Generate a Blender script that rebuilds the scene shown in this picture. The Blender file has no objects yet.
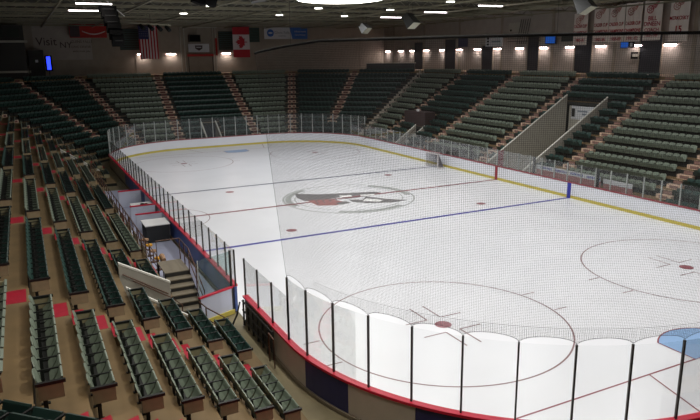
import bpy, math, random
from mathutils import Vector, Matrix
random.seed(7)
FT = .3048
sc = bpy.context.scene
COL = sc.collection
PI = math.pi

# ------------------------------------------------------------------ materials
def lin(c):
    c = c / 255.0
    return c / 12.92 if c <= .04045 else ((c + .055) / 1.055) ** 2.4

def rgb(r, g, b): return (lin(r), lin(g), lin(b), 1)

def mat(name, col, rough=.6, metal=0, noise=0, nscale=3, bump=0, spec=.5, emit=0, coat=0):
    m = bpy.data.materials.new(name); m.use_nodes = True
    nt = m.node_tree; b = nt.nodes['Principled BSDF']
    b.inputs['Base Color'].default_value = rgb(*col)
    b.inputs['Roughness'].default_value = rough
    b.inputs['Metallic'].default_value = metal
    b.inputs['Specular IOR Level'].default_value = spec
    b.inputs['Coat Weight'].default_value = coat
    if emit:
        b.inputs['Emission Color'].default_value = rgb(*col)
        b.inputs['Emission Strength'].default_value = emit
    if noise or bump:
        tc = nt.nodes.new('ShaderNodeTexCoord')
        n = nt.nodes.new('ShaderNodeTexNoise'); n.inputs['Scale'].default_value = nscale
        n.inputs['Detail'].default_value = 6
        nt.links.new(tc.outputs['Object'], n.inputs['Vector'])
        if noise:
            r = nt.nodes.new('ShaderNodeValToRGB')
            c = rgb(*col)
            r.color_ramp.elements[0].position = .3; r.color_ramp.elements[1].position = .7
            r.color_ramp.elements[0].color = tuple(x * (1 - noise) for x in c[:3]) + (1,)
            r.color_ramp.elements[1].color = tuple(min(1, x * (1 + noise)) for x in c[:3]) + (1,)
            nt.links.new(n.outputs['Fac'], r.inputs['Fac'])
            nt.links.new(r.outputs['Color'], b.inputs['Base Color'])
        if bump:
            bp = nt.nodes.new('ShaderNodeBump'); bp.inputs['Strength'].default_value = bump
            bp.inputs['Distance'].default_value = .02
            nt.links.new(n.outputs['Fac'], bp.inputs['Height'])
            nt.links.new(bp.outputs['Normal'], b.inputs['Normal'])
    return m

def glass_mat(name, tint, refl=.10, haze=0.0, hazecol=(200, 205, 205)):
    m = bpy.data.materials.new(name); m.use_nodes = True
    nt = m.node_tree; nt.nodes.clear()
    out = nt.nodes.new('ShaderNodeOutputMaterial')
    t = nt.nodes.new('ShaderNodeBsdfTransparent'); t.inputs[0].default_value = (*tint, 1)
    g = nt.nodes.new('ShaderNodeBsdfGlossy'); g.inputs['Roughness'].default_value = .03
    d = nt.nodes.new('ShaderNodeBsdfDiffuse'); d.inputs[0].default_value = rgb(*hazecol)
    fr = nt.nodes.new('ShaderNodeFresnel'); fr.inputs[0].default_value = 1.35
    mu = nt.nodes.new('ShaderNodeMath'); mu.operation = 'MULTIPLY'; mu.inputs[1].default_value = refl * 6
    mu.use_clamp = True
    nt.links.new(fr.outputs[0], mu.inputs[0])
    m1 = nt.nodes.new('ShaderNodeMixShader'); m1.inputs[0].default_value = haze
    nt.links.new(t.outputs[0], m1.inputs[1]); nt.links.new(d.outputs[0], m1.inputs[2])
    m2 = nt.nodes.new('ShaderNodeMixShader')
    nt.links.new(mu.outputs[0], m2.inputs[0])
    nt.links.new(m1.outputs[0], m2.inputs[1]); nt.links.new(g.outputs[0], m2.inputs[2])
    nt.links.new(m2.outputs[0], out.inputs[0])
    return m

M = dict(
    ice=mat('ice', (232, 233, 237), .30, noise=.03, nscale=.35, spec=.28),
    red_line=mat('red_line', (142, 72, 80), .3), blue_line=mat('blue_line', (62, 62, 160), .3),
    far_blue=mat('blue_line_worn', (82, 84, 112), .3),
    circle=mat('circle_line', (140, 110, 112), .3), dot=mat('dot_red', (150, 92, 100), .3),
    crease=mat('crease_blue', (146, 180, 220), .3),
    lg_grey=mat('logo_grey', (128, 126, 127), .3), lg_lite=mat('logo_light_grey', (170, 174, 172), .3),
    lg_red=mat('logo_red', (170, 122, 120), .3),
    concrete=mat('floor_concrete', (132, 122, 94), .55, noise=.16, nscale=.9, bump=.1),
    tier=mat('tier_concrete', (126, 104, 70), .7, noise=.14, nscale=1.3, bump=.15),
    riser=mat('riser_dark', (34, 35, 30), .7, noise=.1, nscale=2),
    step=mat('step_edge', (212, 182, 158), .7, noise=.08, nscale=4),
    red_step=mat('red_step_paint', (166, 16, 44), .55, noise=.1, nscale=5),
    dark_step=mat('worn_red_step', (98, 56, 50), .7, noise=.1, nscale=5),
    pink_step=mat('faded_pink_step', (138, 106, 96), .7, noise=.1, nscale=5),
    plain_step=mat('plain_step', (176, 166, 152), .7, noise=.08, nscale=4),
    wall=mat('wall_block', (166, 158, 150), .8, noise=.07, nscale=1.2),
    wall_far=mat('wall_block_far', (150, 141, 128), .8, noise=.07, nscale=1.2),
    parapet=mat('parapet_paint', (176, 172, 160), .6, noise=.04, nscale=2),
    white_paint=mat('white_cap', (226, 224, 214), .5),
    ceiling=mat('roof_deck', (72, 70, 60), .8, noise=.12, nscale=.5),
    steel=mat('roof_steel', (134, 130, 110), .6),
    dark_steel=mat('dark_steel', (44, 42, 40), .6),
    seat_a=mat('seat_green', (126, 138, 122), .42, noise=.12, nscale=.8),
    seat_a_pan=mat('seat_green_pan', (112, 123, 108), .45, noise=.12, nscale=.8),
    seat_b=mat('seat_dark_green', (46, 74, 67), .42, noise=.15, nscale=.8),
    seat_b_pan=mat('seat_dark_pan', (38, 60, 54), .45, noise=.15, nscale=.8),
    seat_frame=mat('seat_frame', (20, 22, 20), .5),
    end_panel=mat('end_panel', (142, 134, 104), .6, noise=.1, nscale=5),
    board_white=mat('board_white', (226, 228, 234), .35, noise=.02, nscale=1),
    board_beige=mat('board_back_beige', (196, 188, 172), .5, noise=.05, nscale=2),
    board_navy=mat('board_back_navy', (44, 46, 96), .45, noise=.08, nscale=3),
    board_blue=mat('board_back_blue', (74, 98, 164), .5, noise=.3, nscale=1.1),
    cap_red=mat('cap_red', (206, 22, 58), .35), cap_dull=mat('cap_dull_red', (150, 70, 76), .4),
    kick=mat('kick_yellow', (198, 182, 84), .45),
    post=mat('glass_post', (48, 44, 38), .4, .3), post_alu=mat('glass_post_alu', (176, 180, 176), .4, .3),
    glass=glass_mat('rink_glass', (.978, .984, .982), .06),
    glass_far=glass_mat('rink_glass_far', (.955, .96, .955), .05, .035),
    glass_door=glass_mat('door_glass', (.80, .87, .85), .10, .06, (150, 165, 165)),
    net=mat('net_cord', (84, 84, 88), .8, spec=.1), black=mat('black_rubber', (14, 14, 14), .8, spec=.1),
    rail=mat('handrail_bronze', (92, 62, 46), .45, .2),
    stair_grey=mat('metal_stair', (128, 118, 100), .6, noise=.08, nscale=5),
    bench_floor=mat('bench_floor', (186, 190, 214), .45, noise=.03, nscale=1),
    table_dark=mat('table_skirt', (36, 38, 40), .7), white=mat('white', (232, 232, 232), .5),
    panel_lite=mat('panel_pale_blue', (200, 204, 222), .5),
    bench_pink=mat('bench_pink', (166, 116, 114), .5),
    platform_brown=mat('platform_brown', (58, 44, 42), .7),
    tan=mat('tan_vinyl', (176, 138, 104), .6), orange=mat('orange_vinyl', (226, 162, 40), .5),
    blue_mark=mat('blue_mark', (44, 52, 160), .4), red_mark=mat('red_mark', (150, 30, 46), .4),
    tube=mat('tube_light', (255, 244, 246), .5, emit=7), halo=mat('lamp_lens', (255, 252, 240), .5, emit=9),
    wall_lamp=mat('wall_lamp_lens', (255, 226, 224), .5, emit=30),
    banner=mat('banner_cloth', (232, 222, 214), .8), red_txt=mat('banner_red', (170, 40, 50), .7),
    rose_txt=mat('banner_rose', (176, 70, 84), .7), faded_txt=mat('banner_faded', (186, 128, 118), .7),
    flag_red=mat('flag_red', (172, 32, 44), .8), flag_white=mat('flag_white', (206, 190, 190), .8),
    flag_blue=mat('flag_blue', (40, 44, 84), .8),
    door_dark=mat('dark_door', (30, 32, 42), .5), slat=mat('dark_slats', (34, 42, 36), .6),
    ad_white=mat('ad_white', (206, 208, 212), .6), ad_blue=mat('ad_blue', (44, 98, 176), .5),
    ad_grey=mat('ad_grey', (120, 130, 140), .6),
    screen=mat('blue_screen', (40, 60, 255), .4, emit=2.5), screen2=mat('soft_blue_screen', (20, 90, 190), .4, emit=.45),
    banner_red=mat('red_banner', (170, 34, 26), .7), mural=mat('mural_dark', (70, 58, 60), .8),
    speaker=mat('speaker_case', (56, 56, 54), .6), speaker_lit=mat('speaker_grille', (196, 196, 178), .6),
    goal_white=mat('goal_frame', (206, 200, 200), .4), goal_net=mat('goal_net', (110, 108, 112), .8),
)

# ------------------------------------------------------------------ mesh building
class MB:
    def __init__(s): s.v = []; s.f = []; s.m = []; s.mats = []
    def mi(s, m):
        if isinstance(m, str): m = M[m]
        if m not in s.mats: s.mats.append(m)
        return s.mats.index(m)
    def faces(s, vs, fs, m):
        o = len(s.v); k = s.mi(m); s.v += [tuple(v) for v in vs]
        for f in fs: s.f.append(tuple(i + o for i in f)); s.m.append(k)
    def quad(s, a, b, c, d, m): s.faces([a, b, c, d], [(0, 1, 2, 3)], m)
    def prism(s, base, z0, z1, m, mtop=None):
        """base: plan polygon, counter-clockwise; z0/z1 numbers or per-vertex lists"""
        n = len(base)
        Z0 = z0 if isinstance(z0, (list, tuple)) else [z0] * n
        Z1 = z1 if isinstance(z1, (list, tuple)) else [z1] * n
        vs = [(p[0], p[1], Z0[i]) for i, p in enumerate(base)] + [(p[0], p[1], Z1[i]) for i, p in enumerate(base)]
        s.faces(vs, [tuple(reversed(range(n)))] + [(i, (i + 1) % n, n + (i + 1) % n, n + i) for i in range(n)], m)
        s.faces(vs[n:], [tuple(range(n))], mtop or m)
    def box(s, c, size, m, rot=None):
        hx, hy, hz = size[0] / 2, size[1] / 2, size[2] / 2
        vs = [Vector((x * hx, y * hy, z * hz)) for z in (-1, 1) for x, y in ((-1, -1), (1, -1), (1, 1), (-1, 1))]
        if rot is not None:
            R = rot if isinstance(rot, Matrix) else Matrix.Rotation(rot, 3, 'Z')
            vs = [R @ v for v in vs]
        c = Vector(c)
        s.faces([v + c for v in vs], [(3, 2, 1, 0), (4, 5, 6, 7), (0, 1, 5, 4), (1, 2, 6, 5), (2, 3, 7, 6), (3, 0, 4, 7)], m)
    def tube(s, pts, r, m, n=8, cap=True):
        pts = [Vector(p) for p in pts]; rings = []
        for i, p in enumerate(pts):
            d = (pts[min(i + 1, len(pts) - 1)] - pts[max(i - 1, 0)]).normalized()
            up = Vector((0, 0, 1)) if abs(d.z) < .95 else Vector((1, 0, 0))
            a = d.cross(up).normalized(); b = a.cross(d)
            rr = r[i] if isinstance(r, (list, tuple)) else r
            rings.append([p + (a * math.cos(t * 2 * PI / n) + b * math.sin(t * 2 * PI / n)) * rr for t in range(n)])
        vs = [v for g in rings for v in g]; fs = []
        for i in range(len(pts) - 1):
            for t in range(n):
                fs.append((i * n + t, i * n + (t + 1) % n, (i + 1) * n + (t + 1) % n, (i + 1) * n + t))
        if cap: fs += [tuple(reversed(range(n))), tuple(range(len(vs) - n, len(vs)))]
        s.faces(vs, fs, m)
    def build(s, name, parent=None, loc=None, smooth=False):
        me = bpy.data.meshes.new(name); me.from_pydata(s.v, [], s.f)
        for m in s.mats: me.materials.append(m)
        me.polygons.foreach_set('material_index', s.m)
        if smooth: me.polygons.foreach_set('use_smooth', [True] * len(s.f))
        me.update()
        return link(name, me, parent, loc)

def link(name, me, parent=None, loc=None):
    o = bpy.data.objects.new(name, me); COL.objects.link(o)
    if loc: o.location = loc
    if parent:
        o.parent = parent
        if loc is None and parent.location.length:            # mesh given in world space
            o.matrix_parent_inverse = Matrix.LocRotScale(parent.location, parent.rotation_euler, None).inverted()
    return o

def tag(o, label, cat, group=None, kind=None):
    o['label'] = label; o['category'] = cat
    if group: o['group'] = group
    if kind: o['kind'] = kind
    return o

def thing(name, label, cat, loc=(0, 0, 0), rz=0, group=None):
    o = bpy.data.objects.new(name, None); COL.objects.link(o)
    o.empty_display_size = .2; o.location = loc; o.rotation_euler = (0, 0, rz)
    return tag(o, label, cat, group)

def struct(o): o['kind'] = 'structure'; return o

def lettering(name, text, size, m, world, parent, label=None, ext=.004, bold=False, sx=1):
    c = bpy.data.curves.new(name, 'FONT'); c.body = text; c.size = size; c.extrude = ext
    c.align_x = 'CENTER'; c.align_y = 'CENTER'
    if bold: c.offset = size * .02
    t = bpy.data.objects.new(name, c); COL.objects.link(t)
    me = bpy.data.meshes.new_from_object(t.evaluated_get(bpy.context.evaluated_depsgraph_get()))
    COL.objects.unlink(t); bpy.data.objects.remove(t)
    me.materials.clear(); me.materials.append(M[m])
    me.transform(world @ Matrix.Diagonal((sx, 1, 1, 1)))
    o = link(name, me, parent)
    if label: o['label'] = label
    return o

ORD = ['first', 'second', 'third', 'fourth', 'fifth', 'sixth', 'seventh', 'eighth', 'ninth', 'tenth', 'eleventh', 'twelfth',
       'thirteenth', 'fourteenth', 'fifteenth', 'sixteenth', 'seventeenth', 'eighteenth', 'nineteenth', 'twentieth']

# ------------------------------------------------------------------ camera
fx = 640.187
yaw, pitch, roll = -.46460684, -.23631092, -.01406350
f = Vector((math.cos(pitch) * math.cos(yaw), math.cos(pitch) * math.sin(yaw), math.sin(pitch)))
r = Vector((math.sin(yaw), -math.cos(yaw), 0)); u = r.cross(f)
r2 = r * math.cos(roll) + u * math.sin(roll); u2 = -r * math.sin(roll) + u * math.cos(roll)
camd = bpy.data.cameras.new('camera'); cam = bpy.data.objects.new('camera', camd); COL.objects.link(cam)
CAM = Vector((-39.0049, 19.4619, 9.6057))
cam.matrix_world = Matrix(((r2.x, u2.x, -f.x, CAM.x), (r2.y, u2.y, -f.y, CAM.y), (r2.z, u2.z, -f.z, CAM.z), (0, 0, 0, 1)))
camd.sensor_width = 36; camd.lens = 36 * fx / 700; camd.clip_start = .1; camd.clip_end = 300
sc.camera = cam
def px(p):
    d = Vector(p) - CAM; z = d.dot(f)
    if z < .1: return None
    return 350 + fx * d.dot(r2) / z, 210 - fx * d.dot(u2) / z, z

# ------------------------------------------------------------------ rink outline (200 x 85 ft, 28 ft corners)
CX, CY, CR = 21.95, 4.42, 8.53
def rink_pt(s, off=0):
    """s: arc length along the boards from the middle of the near end (-X) going over +Y; returns x, y, normal"""
    seg = [('l', CY), ('c', PI / 2 * CR), ('l', 2 * CX), ('c', PI / 2 * CR), ('l', 2 * CY), ('c', PI / 2 * CR), ('l', 2 * CX), ('c', PI / 2 * CR), ('l', CY)]
    tot = sum(q[1] for q in seg); s %= tot
    ang = PI; base = [(-CX - CR, 0), (-CX, CY, PI), None, (CX, CY, PI / 2), None, (CX, -CY, 0), None, (-CX, -CY, -PI / 2), None]
    i = 0
    while s > seg[i][1] and i < 8: s -= seg[i][1]; i += 1
    if i == 0: x, y, n = -CX - CR, s, (-1, 0)
    elif i == 2: x, y, n = -CX + s, CY + CR, (0, 1)
    elif i == 4: x, y, n = CX + CR, CY - s, (1, 0)
    elif i == 6: x, y, n = CX - s, -CY - CR, (0, -1)
    elif i == 8: x, y, n = -CX - CR, -CY + s, (-1, 0)
    else:
        cx, cy, a0 = base[i]; a = a0 - s / CR
        n = (math.cos(a), math.sin(a)); x, y = cx + CR * n[0], cy + CR * n[1]
    return x + n[0] * off, y + n[1] * off, n
ARC = PI / 2 * CR
S_LEFT0 = CY + ARC                # near end of the +Y side (X = -21.95)
S_LEFT1 = S_LEFT0 + 2 * CX
S_FAR0 = S_LEFT1 + ARC
S_RIGHT0 = S_FAR0 + 2 * CY + ARC
S_RIGHT1 = S_RIGHT0 + 2 * CX
S_TOT = S_RIGHT1 + ARC + CY
def s_left(x): return S_LEFT0 + x + CX
def s_right(x): return S_RIGHT0 + CX - x

# ------------------------------------------------------------------ octagonal seating bowl
T = math.tan(PI / 8)
SIDES = {}
for nm, c, a, L0 in (('left', (0, CY), 90, CX), ('right', (0, -CY), -90, CX), ('far', (CX, 0), 0, CY), ('near', (-CX, 0), 180, CY),
                     ('far_left', (CX, CY), 45, 0), ('far_right', (CX, -CY), -45, 0), ('near_left', (-CX, CY), 135, 0), ('near_right', (-CX, -CY), -135, 0)):
    n = Vector((math.cos(math.radians(a)), math.sin(math.radians(a)))); t = Vector((-n.y, n.x))
    SIDES[nm] = (Vector(c), n, t, L0, math.radians(a))
# tangent t: left -> -X ; right -> +X ; far -> +Y ; near -> -Y
def bp(side, s, d):
    c, n, t, L0, a = SIDES[side]; q = c + n * (CR + d) + t * s
    return q.x, q.y
def half(side, d): return SIDES[side][3] + (CR + d) * T
D0, PITCH, Z0, RISE, NROW = .73, .89, .18, .535, 14
def zk(k): return Z0 + RISE * k
def dk(k): return D0 + PITCH * k
TOP = zk(NROW)
AW = .55                           # half an aisle
# vomitories: side, s centre, half width, rows removed
VOMS = {'left': [(17.57, .9, 4), (-17.57, .9, 4)], 'right': [(17.57, .9, 4), (-17.57, .9, 4), (.45, 2.25, 10)], 'far': [(.65, .9, 4)], 'near': []}
START = {}                         # first row of a side interval
def kstart(side, s):
    if side == 'left' and -13.2 < s < 16.67: return 2
    if side == 'right' and (-13.2 < s < -1.8 or 2.7 < s < 13.2): return 1
    return 0
AISLES = {'left': [-21.95, -13.2, -4.4, 4.4, 13.2, 21.95], 'right': [-21.95, -13.2, -4.4, 4.4, 13.2, 21.95], 'far': [-4.4, 4.4], 'near': [-4.4, 4.4],
          'far_left': [0], 'far_right': [0], 'near_left': [0], 'near_right': [0]}
def cuts(side, k):
    """breakpoints of a row, then which intervals are solid"""
    h = (half(side, dk(k)), half(side, dk(k + 1)))
    bs = [(-1, None)]
    pts = sorted({p for v in VOMS.get(side, []) for p in (v[0] - v[1], v[0] + v[1])} | ({-13.2, 13.2, -1.8, 2.7} if side in ('left', 'right') else set()))
    if side == 'left': pts = [p for p in pts if p not in (-1.8, 2.7)]
    return h, pts

tiers = {}
for side in SIDES:
    mb = MB()
    for k in range(NROW):
        h, pts = cuts(side, k)
        d0, d1 = dk(k), dk(k + 1)
        edges = [('h', -1)] + pts + [('h', 1)]
        for a, b in zip(edges, edges[1:]):
            av = lambda e, i: e[1] * h[i] if isinstance(e, tuple) else e
            mid = (av(a, 0) + av(b, 0)) / 2
            zb = -.05
            for (vc, vh, vk) in VOMS.get(side, []):
                if abs(mid - vc) < vh:
                    if k < vk: zb = None
                    elif k < vk + 4: zb = zk(vk) - .25
            if k < kstart(side, mid): zb = None
            if zb is None: continue
            base = [bp(side, av(a, 0), d0), bp(side, av(b, 0), d0), bp(side, av(b, 1), d1), bp(side, av(a, 1), d1)]
            base = base if side else base
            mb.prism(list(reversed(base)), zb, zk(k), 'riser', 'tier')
    o = mb.build('floor_seating_tiers'); struct(o)

# upper concourse slab (ring between the octagon and the outer walls)
WX, WY, WH = 47.5, 30.0, 14.3
mb = MB()
oct_ = []
dT = dk(NROW)
for side in ('far', 'far_left', 'left', 'near_left', 'near', 'near_right', 'right', 'far_right'):
    h = half(side, dT); oct_.append(bp(side, -h, dT))
# outer points matched to octagon corners
outer = [(WX, oct_[0][1]), (WX, oct_[1][1]), (oct_[2][0], WY), (oct_[3][0], WY), (-WX, oct_[4][1]), (-WX, oct_[5][1]), (oct_[6][0], -WY), (oct_[7][0], -WY)]
corners = {1: (WX, WY), 3: (-WX, WY), 5: (-WX, -WY), 7: (WX, -WY)}
for i in range(8):
    j = (i + 1) % 8
    poly = [oct_[i], outer[i]] + ([corners[i]] if i in corners else []) + [outer[j], oct_[j]]
    mb.prism(poly, TOP - .3, TOP, 'tier')
struct(mb.build('floor_upper_concourse'))
mb = MB(); mb.prism([(-WX, -WY), (WX, -WY), (WX, WY), (-WX, WY)], -.4, -.03, 'concrete'); struct(mb.build('floor'))

# walls
def wall(name, a, b, m='wall', n=1):
    mb = MB(); d = (Vector(b) - Vector(a)).normalized(); nn = Vector((d.y, -d.x)) * .3
    mb.prism([a, (a[0] + nn.x, a[1] + nn.y), (b[0] + nn.x, b[1] + nn.y), b], -.4, WH, m)
    # pilasters standing proud of the block wall
    L = (Vector(b) - Vector(a)).length
    k = 4.0
    while k < L - 1:
        c = Vector(a) + d * k - nn * .1
        mb.box((c.x, c.y, (TOP + WH) / 2), (.35, .06, WH - TOP - .02), 'wall_far', math.atan2(d.y, d.x)); k += 8.0
    return struct(mb.build(name))
wall('wall_far', (WX, -WY), (WX, WY), 'wall_far')
wall('wall_right', (-WX, -WY), (WX, -WY))
wall('wall_left', (WX, WY), (-WX, WY))
wall('wall_near', (-WX, WY), (-WX, -WY))
mb = MB(); mb.box((0, 0, WH + .15), (2 * WX + .6, 2 * WY + .6, .3), 'ceiling')
for i in range(60):
    mb.box((0, -WY + .5 + i, WH - .03), (2 * WX, .09, .06), 'ceiling')
struct(mb.build('ceiling'))
# roof trusses (span across), joists
nt_ = 0
for i in range(16):
    x = -WX + 2.5 + i * 6.06
    mb = MB()
    mb.box((x, 0, 13.55), (.14, 2 * WY - .1, .14), 'steel'); mb.box((x, 0, 14.12), (.14, 2 * WY - .1, .12), 'steel')
    for j in range(40):
        y = -WY + .75 + j * 1.5
        mb.tube([(x, y - .7, 13.6), (x, y, 14.1)], .03, 'steel', 5); mb.tube([(x, y, 14.1), (x, y + .7, 13.6)], .03, 'steel', 5)
    o = mb.build('trim_%d' % (i + 1)); struct(o)
for j in range(11):
    y = -27.5 + j * 5.5
    mb = MB(); mb.box((0, y, 13.42), (2 * WX - .3, .1, .12), 'steel'); struct(mb.build('trim_%d' % (17 + j)))
# ducts under the roof above the two long stands and the far end
for nm, a, b in (('trim_28', (-40, -24, 13.85), (44, -24, 13.85)),):
    mb = MB(); mb.tube([a, b], .28, 'steel', 14); struct(mb.build(nm, smooth=False))

# ------------------------------------------------------------------ ice
root = thing('ice_rink', 'white ice sheet with painted lines, circles and centre emblem inside the boards', 'ice rink')
mb = MB()
out = [rink_pt(S_TOT * i / 260, 0)[:2] for i in range(260)]
mb.prism(list(reversed(out)), -.02, 0, 'ice')
mb.build('ice_surface', root)
def inside_y(x, off=0):
    ax = abs(x)
    return CY + CR - off if ax <= CX else CY + math.sqrt(max(0, (CR - off) ** 2 - (ax - CX) ** 2))
def band(mb, x0, x1, m, z=.004):
    xs = [x0 + (x1 - x0) * i / 4 for i in range(5)]
    vs = [(x, -inside_y(x) + .02, z) for x in xs] + [(x, inside_y(x) - .02, z) for x in reversed(xs)]
    mb.faces(vs, [tuple(range(10))[::-1]], m)
def ring(mb, cx, cy, r0, r1, m, z=.004, a0=0, a1=2 * PI, n=96):
    n = max(4, int(n * (a1 - a0) / (2 * PI)))
    vs = []; fs = []
    for i in range(n + 1):
        a = a0 + (a1 - a0) * i / n
        vs += [(cx + r0 * math.cos(a), cy + r0 * math.sin(a), z), (cx + r1 * math.cos(a), cy + r1 * math.sin(a), z)]
    for i in range(n): fs.append((2 * i, 2 * i + 1, 2 * i + 3, 2 * i + 2))
    mb.faces(vs, fs, m)
def disc(mb, cx, cy, rr, m, z=.006):
    mb.faces([(cx + rr * math.cos(i * PI / 16), cy + rr * math.sin(i * PI / 16), z) for i in range(32)], [tuple(range(32))], m)
def stripe(mb, a, b, w, m, z=.005):
    a = Vector(a); b = Vector(b); d = (b - a).normalized(); n = Vector((-d.y, d.x)) * w / 2
    mb.faces([(*(a - n), z), (*(b - n), z), (*(b + n), z), (*(a + n), z)], [(0, 1, 2, 3)], m)
mk = MB()
band(mk, -.13, .13, 'red_line', .008)
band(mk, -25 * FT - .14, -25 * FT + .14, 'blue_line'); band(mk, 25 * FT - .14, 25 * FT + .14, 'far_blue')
for sx in (-1, 1):
    band(mk, sx * 89 * FT - .03, sx * 89 * FT + .03, 'red_line')
    for sy in (-1, 1):
        stripe(mk, (sx * 89 * FT, sy * 11 * FT), (sx * (100 * FT - .03), sy * 14 * FT), .05, 'red_line')
        cx, cy = sx * 69 * FT, sy * 22 * FT
        ring(mk, cx, cy, 15 * FT - .06, 15 * FT, 'circle'); disc(mk, cx, cy, .31, 'dot')
        disc(mk, sx * 20 * FT, cy, .31, 'dot')
        for a in (-1, 1):
            for b in (-1, 1):      # L marks round the dot and hash marks on the circle
                p = (cx + a * .61, cy + b * .30)
                stripe(mk, p, (p[0] + a * 1.22, p[1]), .06, 'circle'); stripe(mk, p, (p[0], p[1] + b * .92), .06, 'circle')
                stripe(mk, (cx + a * .9, cy + b * 14.9 * FT), (cx + a * .9, cy + b * (14.9 * FT + .62)), .06, 'circle')
    # goal crease: straight sides and an arc
    g = sx * 89 * FT
    pts = [(g, -1.22), (g - sx * 1.37, -1.22)]
    arc = [(g - sx * math.sqrt(max(0, 1.83 ** 2 - y * y)), y) for y in [-1.22 + i * .244 for i in range(11)]]
    poly = [(g, -1.22)] + arc + [(g, 1.22)]
    vs = [(x, y, .005) for x, y in poly]
    mk.faces(vs, [tuple(range(len(vs)))], 'crease')
    for (x0, y0), (x1, y1) in zip(poly, poly[1:]): stripe(mk, (x0, y0), (x1, y1), .05, 'red_line', .009)
ring(mk, 0, CY + CR - .02, 3.0, 3.05, 'circle', a0=PI, a1=2 * PI)
# small blue mark in front of the far goal line (worn crease)
mk.build('ice_markings', root)
# centre emblem
lg = MB()
ring(lg, 0, 0, 4.48, 4.60, 'lg_lite', .004)
for a0, a1 in ((-.3, .75), (2.0, 3.3), (4.1, 5.2)):
    ring(lg, 0, 0, 4.0, 4.42, 'lg_lite', .005, a0 - PI / 2, a1 - PI / 2)
ring(lg, 0, 0, 3.72, 3.78, 'lg_lite', .004)
def poly(mb, pts, m, z):
    mb.faces([(x, y, z) for x, y in pts], [tuple(range(len(pts)))], m)
# sweeping wing, head and tail of the emblem
poly(lg, [(3.07, 2.8), (2.0, 1.3), (1.5, -.3), (.5, .1), (.2, 1.4), (.5, 3.1), (1.7, 3.2)], 'lg_grey', .006)
poly(lg, [(.55, 2.9), (.15, 1.3), (-.9, .9), (-1.75, 1.7), (-1.2, 2.9)], 'lg_red', .010)
poly(lg, [(2.3, 2.2), (1.75, .9), (1.2, .8), (1.3, 2.0), (1.7, 2.6)], 'lg_grey', .011)
poly(lg, [(1.48, -.3), (.81, -2.5), (.26, -2.8), (-.3, -1.6), (-.3, .4), (.6, .4)], 'lg_grey', .007)
poly(lg, [(.4, -1.1), (.1, -2.1), (-.25, -1.9), (-.1, -.9)], 'white', .012)
poly(lg, [(.9, .3), (.6, -.5), (.1, -.3), (.3, .5)], 'white', .012)
poly(lg, [(-.3, -1.2), (-1.56, -2.0), (-2.75, -3.1), (-2.83, -1.76), (-2.2, -.3), (-1.4, .4), (-.6, .3), (-1.1, -.5)], 'lg_grey', .008)
poly(lg, [(-.9, -.9), (-1.9, -1.7), (-2.2, -1.2), (-1.5, -.3)], 'white', .012)
poly(lg, [(-1.6, .6), (-.9, .7), (-1.1, 1.6), (-1.7, 1.5)], 'lg_grey', .011)
for i in range(4):
    y = 2.7 - i * .5; stripe(lg, (-.9 + i * .1, y), (.9, y - .5), .08, 'lg_grey', .013)
lg.build('centre_emblem', root)['label'] = 'grey and faded red winged emblem in a ring'

# ------------------------------------------------------------------ boards, posts and glass
BH = 1.07
def run_boards(root, s0, s1, n, glass_top, inner='board_white', panels=None, cap='cap_red', post='post', glass='glass',
               kick=True, marks=(), skip_glass=(), thick=.10, post_r=.026, net_scallop=False):
    ss = [s0 + (s1 - s0) * i / n for i in range(n + 1)]
    fine = lambda a, b: [a + (b - a) * i / max(1, int((b - a) / .35)) for i in range(int((b - a) / .35) + 1)] if b - a > .35 else [a, b]
    def sweep(mb, a, b, o0, o1, z0, z1, m, mi=None):
        pts = fine(a, b)
        I = [rink_pt(s, o0) for s in pts]; O = [rink_pt(s, o1) for s in pts]
        N = len(pts); vs = []
        for i in range(N): vs += [(I[i][0], I[i][1], z0), (O[i][0], O[i][1], z0), (O[i][0], O[i][1], z1), (I[i][0], I[i][1], z1)]
        fo, fi = [], []
        for i in range(N - 1):
            p = 4 * i; q = p + 4
            fo += [(p, q, q + 1, p + 1)[::-1], (p + 1, q + 1, q + 2, p + 2)[::-1], (p + 2, q + 2, q + 3, p + 3)[::-1]]
            fi += [(p + 3, q + 3, q, p)[::-1]]
        fo += [(0, 1, 2, 3), (4 * N - 1, 4 * N - 2, 4 * N - 3, 4 * N - 4)]
        mb.faces(vs, fo, m); mb.faces(vs, fi, mi or m)
    # panels: colour of the outer face by run
    pan = panels or [(s0, s1, 'board_beige')]
    for a, b, m in pan:
        mb = MB(); sweep(mb, a + .004, b - .004, .0, thick, .02, BH - .03, m, inner); o = mb.build('panel', root)
        if m == 'board_navy': o['label'] = 'navy blue board panel'
    if kick:
        mb = MB(); sweep(mb, s0, s1, -.015, .0, .0, .2, 'kick'); mb.build('kick_plate', root)['label'] = 'yellow kick strip'
        mb = MB(); sweep(mb, s0, s1, thick, thick + .06, .0, .10, 'stair_grey'); mb.build('base_channel', root)
    mb = MB(); sweep(mb, s0, s1, -.03, thick + .07, BH - .03, BH + .045, cap); mb.build('cap_rail', root)
    for s in ss:
        x, y, nn = rink_pt(s, thick * .5)
        mb = MB(); h = glass_top + .02 - BH
        mb.box((x, y, BH + h / 2), (post_r * 2.2, post_r * 1.7, h), post, math.atan2(nn[1], nn[0]))
        mb.build('post', root)
    for a, b in zip(ss, ss[1:]):
        mb = MB(); sweep(mb, a + .03, b - .03, thick * .5 - .006, thick * .5 + .006, BH + .045, glass_top, glass)
        mb.build('glass_pane', root)
    for sm, w, m in marks:
        mb = MB(); sweep(mb, sm - w / 2, sm + w / 2, -.022, -.012, .0, BH, m); mb.build('line_marker', root)

near = thing('dasher_boards', 'beige and navy backed rink boards with tall glass curving round the nearest corner', 'rink boards', (*rink_pt(12)[:2], 0), group='rink boards')
sA = s_left(-17.45)
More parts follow.
